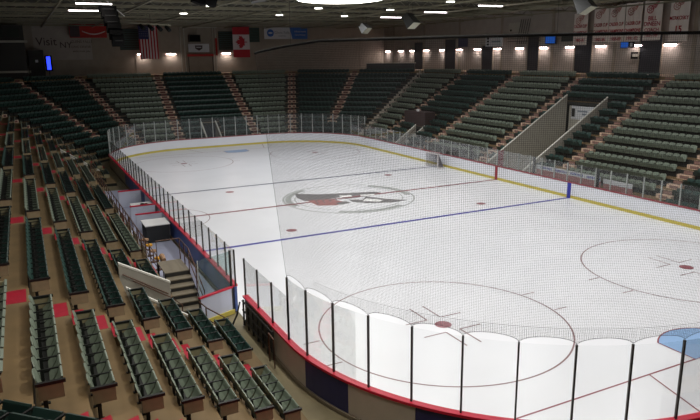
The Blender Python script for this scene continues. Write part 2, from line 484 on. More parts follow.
# near corner: from the gate round to the end boards
run_boards_specs = None
def pts_pan(lst): return lst
S = lambda deg: CY + ARC - CR * math.radians(deg)      # deg measured from the side towards the end
NS1, NS0 = S(0) + .17, S(0) + .17 - 18 * 1.275
low0, low1 = NS1, sA
pan = [(S(0) , low1, 'board_beige')]
run_boards(near, low0, low1, 3, 2.5, panels=[(low0, low1 - 2.9, 'board_beige'), (low1 - 2.9, low1, 'dark_steel')])
angs = [0, 8.5, 17, 25.6, 34.1, 42.6, 51.1, 59.7, 68.2, 76.7, 85.2]
near2 = near
nar = [(S(7), NS1, 'board_beige'), (S(20), S(7), 'board_navy'), (S(34), S(20), 'board_beige'), (S(56), S(34), 'board_navy'), (S(80), S(56), 'board_beige'), (NS0, S(80), 'board_navy')]
run_boards(near, NS0, NS1, 18, 3.12, panels=nar)
mb = MB()                                               # open steel framing carried behind the boards by the gate
for i in range(7):
    x, y, nn = rink_pt(sA - .15 - i * .52, .2)
    mb.box((x, y, .5), (.05, .06, 1.0), 'dark_steel')
for z in (.25, .6, .95):
    a = rink_pt(sA - .1, .22); b = rink_pt(sA - 3.3, .22); mb.tube([(a[0], a[1], z), (b[0], b[1], z)], .03, 'dark_steel', 6)
a = rink_pt(sA - .05, .3); mb.tube([(a[0], a[1], .9), (a[0], a[1] + .12, .45), (a[0] + .05, a[1] + .3, .05)], .035, 'dark_steel', 6)
a = rink_pt(sA - 3.3, .3)
mb.tube([(a[0], a[1] + .05, .0), (a[0], a[1] + .05, .98), (a[0] - .55, a[1] + .08, .98), (a[0] - .55, a[1] + .08, 0)], .025, 'rail', 6)
mb.build('steel_frame', near)['label'] = 'dark open steel framing beside the gate'

leftb = thing('dasher_boards', 'blue backed rink boards with red cap and glass along the bench side', 'rink boards', (0, CY + CR, 0), group='rink boards')
sB = s_left(-16.2)
run_boards(leftb, sB, S_LEFT1, 31, 2.5, panels=[(sB, s_left(-4), 'board_blue'), (s_left(-4), s_left(4), 'board_white'), (s_left(4), s_left(13), 'board_blue'), (s_left(13), S_LEFT1, 'board_beige')])
farb = thing('dasher_boards', 'white rink boards with yellow kick strip and high glass round the far end', 'rink boards', (CX + CR, 0, 0), group='rink boards')
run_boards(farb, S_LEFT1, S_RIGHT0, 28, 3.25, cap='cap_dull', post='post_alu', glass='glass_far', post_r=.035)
rightb = thing('dasher_boards', 'white rink boards with yellow kick strip along the side across the ice', 'rink boards', (0, -CY - CR, 0), group='rink boards')
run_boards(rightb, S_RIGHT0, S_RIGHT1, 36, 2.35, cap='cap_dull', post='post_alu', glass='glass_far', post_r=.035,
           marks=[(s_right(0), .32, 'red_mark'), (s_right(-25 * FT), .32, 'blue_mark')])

# open gate
gx, gy = -16.24, CY + CR + .2
g = thing('rink_gate', 'glass topped white rink gate with red cap standing open over a yellow kick plate', 'gate', (gx, gy, 0))
ge = (-16.85, 14.58); d = Vector((ge[0] - gx, ge[1] - gy)); L = d.length; ga = math.atan2(d.y, d.x); mid = Vector((gx, gy)) + d / 2
mb = MB(); mb.box((mid.x, mid.y, .56), (L - .02, .06, .92), 'panel_lite', ga); mb.build('panel', g)
mb = MB(); mb.box((mid.x, mid.y, .08), (L, .16, .17), 'kick', ga); mb.build('kick_plate', g)
mb = MB(); mb.box((mid.x, mid.y, BH), (L, .12, .07), 'cap_red', ga); mb.build('cap_rail', g)
mb = MB(); mb.box((mid.x, mid.y, 1.8), (L - .05, .014, 1.38), 'glass_door', ga); mb.build('glass_pane', g)
for q in (0, 1):
    c = Vector((gx, gy)) + d * (.02 + .96 * q)
    mb = MB(); mb.box((c.x, c.y, (1.28 if not q else .55)), (.06, .07, 2.5 if not q else 1.05), 'post', ga); mb.build('post', g)
mb = MB(); c = Vector((gx, gy)) + d * .98; mb.box((c.x, c.y, 1.8), (.03, .03, 1.4), 'post_alu', ga); mb.build('post', g)

# ------------------------------------------------------------------ protective net over the near end
net = thing('protective_net', 'dark mesh protective net hanging above the nearest end glass from a bowed pipe', 'net', (*rink_pt(10)[:2], 3.12))
sN1, sN0 = NS1, NS0
def scallop(s):
    w = 1.275; t = ((sN1 - s) / w) % 1.0
    return 3.13 + .19 * math.sqrt(max(0, 1 - (2 * t - 1) ** 2)) if True else 3.13
def ztop(s): return 9.68 + .24 * min(1, (sN1 - s) / 3.0)
mb = MB(); W = .0020; sp = .04
n = int((sN1 - sN0) / sp)
def npt(s, z):
    x, y, nn = rink_pt(s, .05 + .66 * (z - 3.1) / 6.6); return Vector((x, y, z)), nn
for i in range(n + 1):
    s = sN1 - i * sp; z0 = scallop(s); z1 = ztop(s)
    w = W if i else .012
    zs = [z0 + (z1 - z0) * j / 3 for j in range(4)]
    for za, zb in zip(zs, zs[1:]):
        (a, nn), (b, _) = npt(s, za), npt(s, zb); t = Vector((-nn[1], nn[0], 0)) * w
        mb.quad(a - t, a + t, b + t, b - t, 'net')
ang_step = .35
rows = int((10.0 - 3.13) / sp)
for j in range(rows):
    z = 3.15 + j * sp
    s = sN1
    while s > sN0 + .01:
        e = s - (ang_step if j > 3 else .06)
        if z > scallop((s + e) / 2) and z < min(ztop(s), ztop(e)):
            a, _ = npt(s, z); b, _ = npt(e, z); mb.quad(a - Vector((0, 0, W)), b - Vector((0, 0, W)), b + Vector((0, 0, W)), a + Vector((0, 0, W)), 'net')
        s = e
mb.build('mesh', net)
mb = MB()                                    # hem cord of the scallops and the skirt band behind
s = sN1; pts = []
while s > sN0:
    pts.append(npt(s, scallop(s))[0]); s -= .053
mb.tube(pts, .006, 'net', 4); mb.build('hem_cord', net)
mb = MB()
pts = [npt(sN1 - i * .3, 3.55)[0] for i in range(int((sN1 - sN0) / .3))]
pts = pts[6:]
mb.tube(pts, .005, 'net', 4)
for i in range(int((sN1 - 2 - sN0) / .05)):
    s = sN1 - 1.8 - i * .05; (a, nn), (b, _) = npt(s, scallop(s)), npt(s, 3.55); t = Vector((-nn[1], nn[0], 0)) * W; o = Vector((nn[0], nn[1], 0)) * .05
    mb.quad(a - t + o, a + t + o, b + t + o, b - t + o, 'net')
mb.build('skirt', net)
mb = MB(); pts = [npt(sN1 - i * .3, ztop(sN1 - i * .3) + .03)[0] for i in range(int((sN1 - sN0) / .3))]
mb.tube(pts, .032, 'black', 8); mb.build('pipe', net)
for q in (2, 8, 14, 19):
    mb = MB(); s = sN1 - q; a = npt(s, ztop(s))[0]; mb.tube([a, (a.x, a.y, 13.4)], .006, 'dark_steel', 4); mb.build('hanger_cable', net)

# ------------------------------------------------------------------ seats
def seat_meshes(kind):
    back = 'seat_a' if kind == 0 else 'seat_b'; pan = 'seat_a_pan' if kind == 0 else 'seat_b_pan'
    # local frame: x along the row, -y towards the rink, z up, origin on the tread under the back
    b = MB(); nx, nz = 6, 6; w = .235
    grid = []
    for j in range(nz + 1):
        tz = j / nz; row = []
        for i in range(nx + 1):
            tx = -1 + 2 * i / nx
            ww = w * (1 - .10 * (1 - tz)) * (1 - (.26 * max(0, tz - .7) / .3) ** 1.0 * .6)
            z = .37 + .45 * tz - .055 * (tx ** 4) * (tz ** 4)
            y = .10 * tz - .045 * (1 - tx * tx) * -1 * .6 - .02
            row.append((tx * ww * 1.06, y, z))
        grid.append(row)
    vs = [p for rw in grid for p in rw]; nfront = len(vs)
    vs += [(p[0], p[1] + .028, p[2]) for p in vs]
    fs = []; C_ = nx + 1
    for j in range(nz):
        for i in range(nx):
            p = j * C_ + i; fs.append((p, p + 1, p + C_ + 1, p + C_)); fs.append(tuple(q + nfront for q in (p + C_, p + C_ + 1, p + 1, p)))
    rim = [i for i in range(C_)] + [j * C_ + nx for j in range(1, nz + 1)] + [nz * C_ + i for i in range(nx - 1, -1, -1)] + [j * C_ for j in range(nz - 1, 0, -1)]
    for a, c in zip(rim, rim[1:] + rim[:1]): fs.append((a, a + nfront, c + nfront, c))
    b.faces(vs, fs, back)
    p = MB()
    inner = [(-.13, .40), (-.21, .47), (-.275, .58), (-.31, .70), (-.33, .725)]     # sitting surface, folded up
    outer = [(-.36, .71), (-.335, .58), (-.26, .44), (-.16, .375)]
    prof = inner + outer; n_ = len(prof)
    vs = [(-.225, y, z) for y, z in prof] + [(.225, y, z) for y, z in prof]
    q4 = lambda i: (i, i + n_, (i + 1) % n_ + n_, (i + 1) % n_)
    p.faces(vs, [q4(i) for i in range(4)], back)
    p.faces(vs, [tuple(range(n_)), tuple(reversed(range(n_, 2 * n_)))] + [q4(i) for i in range(4, n_)], pan)
    a = MB(); a.box((-.26, -.13, .68), (.03, .46, .025), 'seat_frame'); a.box((-.26, -.33, .58), (.025, .04, .2), 'seat_frame')
    l = MB(); l.box((-.26, -.02, .33), (.035, .06, .66), 'seat_frame'); l.box((-.26, -.12, .40), (.035, .22, .05), 'seat_frame'); l.box((-.26, -.02, .012), (.07, .16, .024), 'seat_frame'); l.box((0, -.06, .385), (.43, .17, .03), 'seat_frame')
    return b, p, a, l
def end_panel_mesh():
    e = MB(); e.box((0, -.14, .50), (.045, .42, .28), 'end_panel'); e.box((0, -.14, .67), (.06, .50, .06), 'seat_frame'); e.box((0, -.04, .18), (.03, .05, .36), 'seat_frame'); return e
SM = [seat_meshes(0), seat_meshes(1)]
# low-detail versions for the thousands of distant seats
def low_seat(kind):
    back = 'seat_a' if kind == 0 else 'seat_b'; pan = 'seat_a_pan' if kind == 0 else 'seat_b_pan'
    m = MB()
    prof = [(-.19, 0), (.19, 0), (.24, .30), (.225, .41), (.12, .45), (-.12, .45), (-.225, .41), (-.24, .30)]
    vs = [(x, -.0 + .2 * z, .37 + z) for x, z in prof] + [(x, .03 + .2 * z, .37 + z) for x, z in prof]
    m.faces(vs, [tuple(range(8)), tuple(reversed(range(8, 16)))] + [(i, i + 8, (i + 1) % 8 + 8, (i + 1) % 8) for i in range(8)], back)
    vs = [(-.22, -.13, .39), (.22, -.13, .39), (.22, -.31, .71), (-.22, -.31, .71), (-.22, -.18, .38), (.22, -.18, .38), (.22, -.36, .69), (-.22, -.36, .69)]
    m.faces(vs, [(0, 1, 2, 3)], back)
    m.faces(vs, [(7, 6, 5, 4), (3, 2, 6, 7), (0, 4, 5, 1), (0, 3, 7, 4), (1, 5, 6, 2)], pan)
    m.box((-.26, -.13, .68), (.03, .42, .03), 'seat_frame'); m.box((-.26, -.03, .33), (.035, .06, .66), 'seat_frame')
    return m
LOW = [low_seat(0), low_seat(1)]

SP = .52
def sections(side, k):
    """(s0, s1, kind, block) free stretches for seats of one row"""
    hh = half(side, dk(k) + .4); cutsl = []
    for a in AISLES[side]:
        if side in ('far_left', 'far_right', 'near_left', 'near_right') and k < 3: continue
        cutsl.append((a - AW, a + AW, 'aisle'))
    for v in VOMS.get(side, []):
        if k < v[2]: cutsl.append((v[0] - v[1] - .12, v[0] + v[1] + .12, 'vom'))
    cutsl.sort(); res = []; s = -hh + AW + .08
    ends = [c for c in cutsl] + [(hh - AW - .08, 99, 'end')]
    for a, b, _ in ends:
        if a - s > .6: res.append((s, a))
        s = max(s, b)
    return res
def sec_kind(side, s):
    if side in ('left', 'right'):
        a = abs(s)
        if a > 21.95: return 0
        if a > 13.2: return 1
        if a > 4.4: return 0
        return 1
    if side in ('far', 'near'): return 0 if s > 4.4 else (1 if s > -4.4 else 0)
    if side == 'far_right': return 1 if s < 0 else 1
    if side == 'near_left': return 1
    return 1
seats = []
for side in SIDES:
    if side in ('near', 'near_right'): continue
    for k in range(NROW):
        for (s0, s1) in sections(side, k):
            mid = (s0 + s1) / 2
            if k < kstart(side, mid): continue
            if side == 'right' and k in (4, 5) and 13.2 < mid < 21.95: s0 = max(s0, 13.9); s1 = 16.6
            if side == 'near_left' and (k > 9 or k < 8): continue
            nS = int((s1 - s0 - .06) / SP)
            off = s0 + ((s1 - s0) - nS * SP) / 2 + SP / 2
            for i in range(nS):
                s = off + i * SP; x, y = bp(side, s, dk(k) + .74)
                seats.append(dict(side=side, k=k, s=s, x=x, y=y, z=zk(k), kind=sec_kind(side, mid), i=i, n=nS, blk=(side, round(mid, 0)), rz=SIDES[side][4] - PI / 2, s0=s0, s1=s1))
# the individually built ones: what shows largest in the view
for q in seats:
    p_ = px((q['x'], q['y'], q['z'] + .6)); q['vis'] = p_ is not None and -8 < p_[0] < 708 and -8 < p_[1] < 428
    q['dist'] = p_[2] if p_ else 999
cand = sorted([q for q in seats if q['vis'] and q['side'] in ('left', 'near_left')], key=lambda q: q['dist'])[:298]
for q in cand: q['ind'] = True
proto = {}
def block_name(q):
    if q['side'] == 'near_left': return 'foreground corner block', 'dark green'
    s = q['s']
    if s > 21.95: return 'foreground block', 'green'
    if s > 17.57 and q['k'] < 4: return 'beside white capped wall', 'dark green'
    if s > 13.2: return 'block past first red aisle', 'dark green'
    if s > 4.4: return 'block past second red aisle', 'green'
    return 'block past third red aisle', 'dark green'
n_ind = 0
for q in cand:
    kd = q['kind']; first = q['i'] == 0; last = q['i'] == q['n'] - 1
    bn, colr = block_name(q)
    # left side tangent runs to -X, so the highest i is the nearest seat; count from the far end of the row
    lab = f"{colr} flip-up seat, {ORD[min(q['i'],19)]} from far end, {ORD[q['k'] - kstart(q['side'], q['s'])]} row up, {bn}"
    t = thing('stadium_seat', lab, 'seat', (q['x'], q['y'], q['z']), q['rz'], 'flip-up stadium seats near the viewer')
    if kd not in proto:
        proto[kd] = [SM[kd][j].build(nm, t, loc=(0, 0, 0), smooth=False) for j, nm in enumerate(('backrest', 'seat_pan', 'armrest', 'leg'))]
        ps = proto[kd]
    else:
        for p_ in proto[kd]:
            c = p_.copy(); c.parent = t; COL.objects.link(c)
    # the end standards of a row belong to its last seats (local +x runs towards +t)
    for cond, xx in ((last, -.30), (first, .27)):
        if cond:
            key = 'end'
            if key not in proto: 
                proto[key] = end_panel_mesh().build('end_panel', t, loc=(xx, 0, 0))
            else:
                c = proto[key].copy(); c.parent = t; c.location = (xx, 0, 0); COL.objects.link(c)
rest = [q for q in seats if not q.get('ind')]
big = MB()
for q in rest:
    low = LOW[q['kind']]; c, s_ = math.cos(q['rz']), math.sin(q['rz']); o = len(big.v)
    big.v += [(q['x'] + c * v[0] - s_ * v[1], q['y'] + s_ * v[0] + c * v[1], q['z'] + v[2]) for v in low.v]
    mi = [big.mi(m) for m in low.mats]
    for f_, m_ in zip(low.f, low.m): big.f.append(tuple(i + o for i in f_)); big.m.append(mi[m_])
    if q['i'] in (0, q['n'] - 1) and q['side'] == 'left':
        x, y = bp(q['side'], q['s'] + (.29 if q['i'] else -.29), dk(q['k']) + .62)
        big.box((x, y, q['z'] + .5), (.045, .42, .28), 'end_panel')
o = big.build('stadium_seats'); tag(o, 'rows of green flip-up seats filling the stands round the rink', 'seats', kind='stuff')
print('seats total', len(seats), 'individual', len(cand))

# ------------------------------------------------------------------ aisle stairs
def aisle(pieces, k0, label, style=0, group='aisle stairs'):
    """pieces: list of (side, fn(d)->(s0, s1))"""
    x, y = bp(pieces[0][0], sum(pieces[0][1](dk(k0))) / 2, dk(k0))
    st = MB(); mt = st
    red = ('red_step', 'dark_step', 'plain_step', 'pink_step')[style]; edge = 'plain_step' if style == 2 else ('tier' if style == 0 else 'step')
    for k in range(k0, NROW):
        d1 = dk(k + 1)
        for side, fn in pieces:
            def pl(d, a, b):
                s0, s1 = fn(d); return bp(side, s0 + (s1 - s0) * a, d), bp(side, s0 + (s1 - s0) * b, d)
            def block(m_, da, db, a, b, z0, z1, mat_, top=None):
                p, q = pl(da, a, b); r_, s_ = pl(db, a, b); m_.prism([q, p, r_, s_], z0, z1, mat_, top)
            if k < NROW - 1 or True:
                block(st, d1 - .34, d1 - .002, .02, .98, zk(k), zk(k) + RISE / 2, edge)
            wa = .14 if len(pieces) == 1 else (.0 if fn(1)[0] * 1 and abs(fn(1)[0]) > abs(fn(1)[1]) else 0)
            lo, hi = (.05, .95) if len(pieces) == 1 else (.03, .97)
            lo2, hi2 = (lo, hi) if style == 0 else (.22, .78)
            # painted inset on the riser, the half step and the tread in front of it
            block(mt, d1 - .352, d1 - .34, lo2, hi2, zk(k) + .045, zk(k) + RISE / 2 - .04, red)
            if style == 0:
                block(mt, d1 - .335, d1 - .014, lo2, hi2, zk(k) + RISE / 2, zk(k) + RISE / 2 + .004, red)
                block(mt, d1 - .88, d1 - .355, lo2, hi2, zk(k), zk(k) + .004, red)
            block(st, d1 - .02, d1 + .05, .02, .98, zk(k + 1) if k < NROW - 1 else TOP, (zk(k + 1) if k < NROW - 1 else TOP) + .006, edge)
            block(mt, d1 - .012, d1 - .0, lo2, hi2, zk(k) + RISE / 2 + .03, zk(k) + RISE - .04, red)
    return tag(st.build('aisle_stairs'), label, 'stairs', group)
def straight(side, s): return [(side, lambda d: (s - AW, s + AW))]
def vertex(sa, sb):
    # sa's +t end meets sb's -t end
    return [(sa, lambda d: (half(sa, d) - AW, half(sa, d))), (sb, lambda d: (-half(sb, d), -half(sb, d) + AW))]
near_names = {21.95: 'red painted aisle stairs rising from the floor near the open rink gate', 13.2: 'red painted aisle stairs rising beside the landing of the metal stair',
              4.4: 'red painted aisle stairs behind the dark skirted table on the bench side', -4.4: 'red painted aisle stairs fourth along the bench side stand',
              -13.2: 'red painted aisle stairs fifth along the bench side stand', -21.95: 'red painted aisle stairs sixth along the bench side stand'}
for s, lb in near_names.items(): aisle(straight('left', s), max(0, kstart('left', s - .01 if abs(s) < 14 else s)) if abs(s) < 13 else (2 if s in (13.2, -13.2) else 0), lb, 0)
aisle(vertex('left', 'near_left'), 0, 'red painted aisle stairs at the fold of the stand, lowest in the foreground', 0)
aisle(vertex('far_left', 'left'), 0, 'pale edged aisle stairs where the bench side stand meets the far corner', 1)
aisle(straight('far_left', 0), 3, 'pale edged aisle stairs in the middle of the dark far corner under the blue screen', 1)
aisle(vertex('far', 'far_left'), 0, 'pale edged aisle stairs between the blue screen and the striped flag', 1)
aisle(straight('far', 4.4), 0, 'pale edged aisle stairs with dull red insets directly below the striped flag', 1)
aisle(straight('far', -4.4), 0, 'pale edged aisle stairs with dull red insets below the maple leaf flag', 1)
aisle(vertex('far_right', 'far'), 0, 'upright looking aisle stairs with dull red insets below the blue and white banner', 1)
aisle(straight('far_right', 0), 3, 'short aisle stairs with dull red insets in the far corner past the banner', 1)
aisle(vertex('right', 'far_right'), 0, 'plain grey aisle stairs where the stand across the ice meets the far corner', 2)
for s, lb in {21.95: 'pale edged aisle stairs just past the goal, next to the plain grey ones', 13.2: 'pale edged aisle stairs behind the team bench by the goal',
              4.4: 'pale edged aisle stairs on the goal side of the big grey walled opening', -4.4: 'pale edged aisle stairs above the bench with the blue lettered strip',
              -13.2: 'pink looking wide aisle stairs past the bench with the blue lettered strip', -21.95: 'aisle stairs nearest in the stand across the ice, by the end'}.items():
    aisle(straight('right', s), kstart('right', s + (.01 if s > 0 else -.01)) if abs(s) < 13 else 0, lb, 3)

# ------------------------------------------------------------------ vomitories: side walls with caps, doors
def vom(side, vc, vh, vk, names):
    zb = zk(vk)
    for sgn, lb in zip((-1, 1), names):
        s = vc + sgn * (vh - .06)
        d0_, d1_ = 1.3, dk(vk) - .02
        if side == 'left' and s > 0 and sgn < 0: d0_ = 2.6
        if vk > 5: d0_ = .78
        x, y = bp(side, s, d0_)
        t = thing('opening_wall', lb, 'wall', (x, y, 0), 0, 'walls of the stand openings')
        za, zb_ = .32 + (d0_ - 1.3) * .71, .32 + (d1_ - 1.3) * .71
        if side == 'left' and s > 0 and sgn < 0: za, zb_ = 1.80, 2.77
        if vk > 5: za, zb_ = .62, 6.05
        w = .05
        base = [bp(side, s - w, d0_), bp(side, s + w, d0_), bp(side, s + w, d1_), bp(side, s - w, d1_)]
        mb = MB(); mb.prism(base[::-1], 0, [zb_, zb_, za, za], 'parapet'); mb.build('panel', t)
        base = [bp(side, s - w - .02, d0_ - .02), bp(side, s + w + .02, d0_ - .02), bp(side, s + w + .02, d1_), bp(side, s - w - .02, d1_)]
        mb = MB(); mb.prism(base[::-1], [zb_, zb_, za, za], [zb_ + .07, zb_ + .07, za + .07, za + .07], 'white_paint'); mb.build('cap', t)['label'] = 'white sloping cap'
        pts = [(*bp(side, s + (-sgn) * .12, d0_ + .1 + (d1_ - d0_ - .2) * i), za * (1 - i) + zb_ * i - .35) for i in (0, 1)]
        if vk < 5: mb = MB(); mb.tube(pts, .022, 'rail', 6); mb.build('handrail', t)
vom('left', 17.57, .9, 4, ('pale sloping panel wall beside the metal stair', 'white capped sloping wall between the foreground seats and the stair opening'))
vom('left', -17.57, .9, 4, ('white capped wall of the opening low in the bench side stand, far face', 'white capped wall of the opening low in the bench side stand, near face'))
vom('right', 17.57, .9, 4, ('white capped wall of the small opening by the goal, nearer one', 'white capped wall of the small opening by the goal, farther one'))
vom('right', .45, 2.25, 10, ('white capped wall of the big opening, side by the lettered bench', 'broad grey wall of the big opening in the stand across the ice'))
vom('far', .65, .9, 4, ('thin white capped wall of the far end opening, toward the maple leaf flag', 'thin white capped wall of the far end opening, toward the striped flag'))
# big opening: back wall, sign and overhead door
yb = -(CY + CR + dk(10))
mb = MB(); mb.box((.45, yb - .35, 2.6), (4.3, .1, 5.1), 'parapet'); struct(mb.build('wall_opening_back'))
t = thing('overhead_door', 'grey ribbed roller door at the back of the big opening', 'door', (.1, yb - .2, 0))
mb = MB()
for i in range(10): mb.box((.1, yb - .24, .15 + i * .3), (3.2, .06, .27), 'end_panel')
mb.build('door_panel', t)
mb = MB()
for x in (-1.55, 1.75): mb.box((x, yb - .2, 1.55), (.1, .12, 3.1), 'dark_steel')
mb.box((.1, yb - .2, 3.12), (3.4, .12, .1), 'dark_steel'); mb.build('door_frame', t)
t = thing('sign', 'white sign with small dark and blue marks above the roller door', 'sign', (.3, yb - .2, 4.1))
mb = MB(); mb.box((.3, yb - .22, 4.6), (3.9, .05, 1.15), 'ad_white'); mb.build('board', t)
mb = MB(); mb.box((2.0, yb - .18, 4.6), (.35, .02, .7), 'dark_steel'); mb.box((1.0, yb - .18, 4.75), (1.1, .02, .12), 'ad_grey'); mb.box((-.1, yb - .18, 4.5), (2.2, .02, .16), 'ad_grey'); mb.box((-.9, yb - .18, 4.85), (.5, .02, .3), 'ad_blue'); mb.build('mark', t)
t = thing('utility_door', 'narrow dark red door in the broad grey wall of the opening', 'door', (2.62, -15.4, 0))
mb = MB(); mb.box((2.535, -15.45, .95), (.05, .55, 1.7), 'red_mark'); mb.build('door_leaf', t)
mb = MB(); mb.box((2.52, -15.6, .9), (.04, .05, .2), 'white'); mb.build('handle', t)
# small openings' dark doors
for (side, vc, lb) in (('left', 17.57, 'dark double door under the stand behind the metal stair'), ('left', -17.57, 'dark doorway low in the bench side stand'),
                       ('right', 17.57, 'dark brown doorway in the small opening past the goal'), ('far', .65, 'dark doorway in the far end opening')):
    c, n, tt, L0, a = SIDES[side]; x, y = bp(side, vc, dk(4) + .5)
    t = thing('doorway', lb, 'door', (x, y, 0), a - PI / 2, 'doorways under the stands')
    mb = MB(); mb.box((0, 0, 1.02), (1.7, .06, 2.04), 'door_dark'); dl = mb.build('door_leaf', t, loc=(0, 0, 0))
    mb = MB(); mb.box((-.5, -.05, 1.0), (.3, .03, .04), 'steel'); mb.build('push_bar', dl, loc=(0, 0, 0))

# ------------------------------------------------------------------ front wall / rails / team benches
x0_, y0_ = bp('right', 18.9, dk(4) + .75)
t = thing('camera_platform', 'dark brown box platform with small white lamp above the opening by the goal', 'platform', (x0_, y0_, zk(4)))
mb = MB(); mb.box((x0_, y0_, zk(4) + .75), (4.0, 1.3, 1.45), 'platform_brown'); mb.build('box', t)
mb = MB(); mb.box((x0_ - .2, y0_ + .3, zk(4) + 1.6), (.3, .2, .22), 'white'); mb.build('lamp', t)
# bench-side low wall in front of row three, with bronze rail and white banner strips
t = thing('stand_front_rail', 'bronze guard rail with white strips along the front of the bench side stand', 'railing', (0, 15.4, 1.25))
mb = MB(); yy = CY + CR + dk(2) + .06
for i in range(22):
    x = -11.6 + i * 1.15
    mb.tube([(x, yy, zk(2) - .6), (x, yy, zk(2) + .85)], .022, 'rail', 6)
for z in (.45, .85): mb.tube([(-11.6, yy, zk(2) + z), (12.9, yy, zk(2) + z)], .022, 'rail', 6)
mb.build('rail', t)
mb = MB()
for i in range(6): mb.box((-10.6 + i * 2.2, yy - .05, zk(2) + .18), (1.7, .02, .28), 'white')
mb.build('strip', t)['label'] = 'white panel strip'
# metal stair with landing
t = thing('metal_stair', 'short grey metal stair with bronze rails beside the open gate', 'stairs', (-15.6, 14.6, 0))
mb = MB()
for i in range(6):
    x1 = -13.4 - .42 * i; z = 1.07 - .18 * i
    if i: mb.box((x1 + .18, 14.62, z - .02), (.46, .98, .04), 'stair_grey')
mb.build('tread', t)
mb = MB()
for i in range(6):
    x1 = -13.4 - .42 * i; z = 1.07 - .18 * i
    mb.box((x1 - .02 if i < 5 else x1 - .03, 14.62, z - .10), (.02, .94, .15), 'dark_steel')
for y in (14.12, 15.12): mb.faces([(-13.3, y, 1.05), (-13.3, y, .85), (-15.6, y, -.02), (-15.75, y, .1)], [(0, 1, 2, 3)], 'dark_steel')
mb.build('riser', t)
mb = MB(); mb.box((-12.55, 14.62, 1.045), (1.7, 1.0, .05), 'stair_grey')
for x in (-13.3, -11.8):
    for y in (14.15, 15.1): mb.box((x, y, .51), (.06, .06, 1.02), 'dark_steel')
mb.build('landing', t)
mb = MB()
for y in (14.12,):
    mb.tube([(-11.7, y, 2.0), (-13.4, y, 2.0), (-15.8, y, .95), (-15.9, y, 0)], .024, 'rail', 6)
    mb.tube([(-11.7, y, 1.5), (-13.4, y, 1.5), (-15.8, y, .5)], .02, 'rail', 6)
    for x, z in ((-11.7, 1.07), (-12.6, 1.07), (-13.4, 1.07), (-14.6, .55)): mb.tube([(x, y, z - .1), (x, y, z + .93)], .022, 'rail', 6)
mb.tube([(-11.7, 14.12, 2.0), (-11.7, 15.1, 2.0), (-11.7, 15.1, 1.0)], .024, 'rail', 6)
mb.tube([(-16.9, 16.8, 2.15), (-16.9, 15.55, 1.3), (-16.9, 15.2, .95), (-16.9, 15.2, 0)], .022, 'rail', 6)
mb.build('handrail', t)
t = thing('handrail', 'bronze handrail standing on the floor at the foot of the aisle by the gate', 'railing', (-18.4, 14.2, 0))
mb = MB()
mb.tube([(-17.0, 14.62, 1.0), (-17.6, 14.5, .95), (-18.6, 14.15, .9), (-18.75, 14.1, 0)], .024, 'rail', 6)
mb.tube([(-17.5, 14.5, 0), (-17.5, 14.5, .96)], .024, 'rail', 6); mb.tube([(-17.5, 14.5, .5), (-18.65, 14.15, .45)], .02, 'rail', 6)
mb.build('rail', t)
mb = MB(); mb.box((-17.5, 14.5, .01), (.14, .14, .02), 'rail'); mb.box((-18.75, 14.1, .01), (.14, .14, .02), 'rail'); mb.build('base_plate', t)
# bench strip floor
mb = MB(); mb.box((-1.5, 14.15, .0), (25, 1.95, .05), 'bench_floor'); struct(mb.build('floor_bench_strip'))
# skirted scorer's table and partitions
t = thing('skirted_table', 'white topped table with dark skirt between the pale partitions behind the boards', 'table', (-4.2, 13.85, 0))
mb = MB(); mb.box((-4.2, 13.85, .98), (1.5, 1.3, .05), 'white'); mb.build('tabletop', t)
mb = MB(); mb.box((-4.2, 13.85, .5), (1.4, 1.2, .9), 'table_dark'); mb.build('skirt', t)
for x, h, lb in ((-2.6, 1.1, 'pale blue partition with red cap just past the dark skirted table'), (-.6, 1.15, 'pale blue partition with red cap beyond the skirted table, farther one'),
                 (4.6, 1.1, 'pale partition with red cap farthest along the boards')):
    t = thing('partition', lb, 'partition', (x, 13.9, 0), 0, 'partitions behind the boards')
    mb = MB(); mb.box((x, 13.9, h / 2 + .03), (.08, 1.4, h - .02), 'panel_lite'); pn = mb.build('panel', t)
    mb = MB(); mb.box((x, 13.9, h + .05), (.12, 1.44, .06), 'cap_red'); mb.build('cap_rail', pn)['label'] = 'red cap'
    mb = MB(); mb.box((x, 13.9, h + .68), (.012, 1.3, 1.2), 'glass'); mb.build('glass_pane', t)
t = thing('scorers_desk', 'small white desk with dark equipment behind the centre line glass', 'desk', (.6, 13.8, 0))
mb = MB(); mb.box((.6, 13.75, .92), (1.7, 1.2, .06), 'white'); mb.build('desktop', t)
mb = MB(); mb.box((.6, 13.75, .46), (1.5, 1.0, .88), 'table_dark'); mb.build('cabinet', t)
t2 = thing('control_box', 'small dark control box on the white scorers desk', 'box', (.5, 13.7, .95)); mb = MB(); mb.box((.4, 13.65, 1.0), (.5, .4, .1), 'dark_steel'); mb.box((.4, 13.75, 1.06), (.4, .14, .05), 'black'); mb.build('case', t2)
mb = MB(); mb.box((.4, 13.58, 1.058), (.12, .1, .02), 'red_mark'); mb.build('button', t2)
for x, y, lb in ((-10.9, 14.75, 'tan chair with orange cushion at the head of the metal stair'),):
    t = thing('padded_chair', lb, 'chair', (x, y, .03))
    mb = MB(); mb.tube([(x - .27, y - .02, .95), (x, y + .02, 1.06), (x + .27, y - .02, .95)], [.09, .13, .09], 'tan', 10)
    mb.box((x, y + .02, .78), (.48, .1, .5), 'tan'); mb.build('backrest', t)
    mb = MB(); mb.box((x, y - .25, .5), (.5, .48, .12), 'orange'); mb.build('cushion', t)
    for a in (-1, 1):
        for b in (-1, 1):
            mb = MB(); mb.tube([(x + a * .2, y - .22 + b * .2, .03), (x + a * .2, y - .22 + b * .2, .46)], .018, 'dark_steel', 6); mb.build('leg', t)
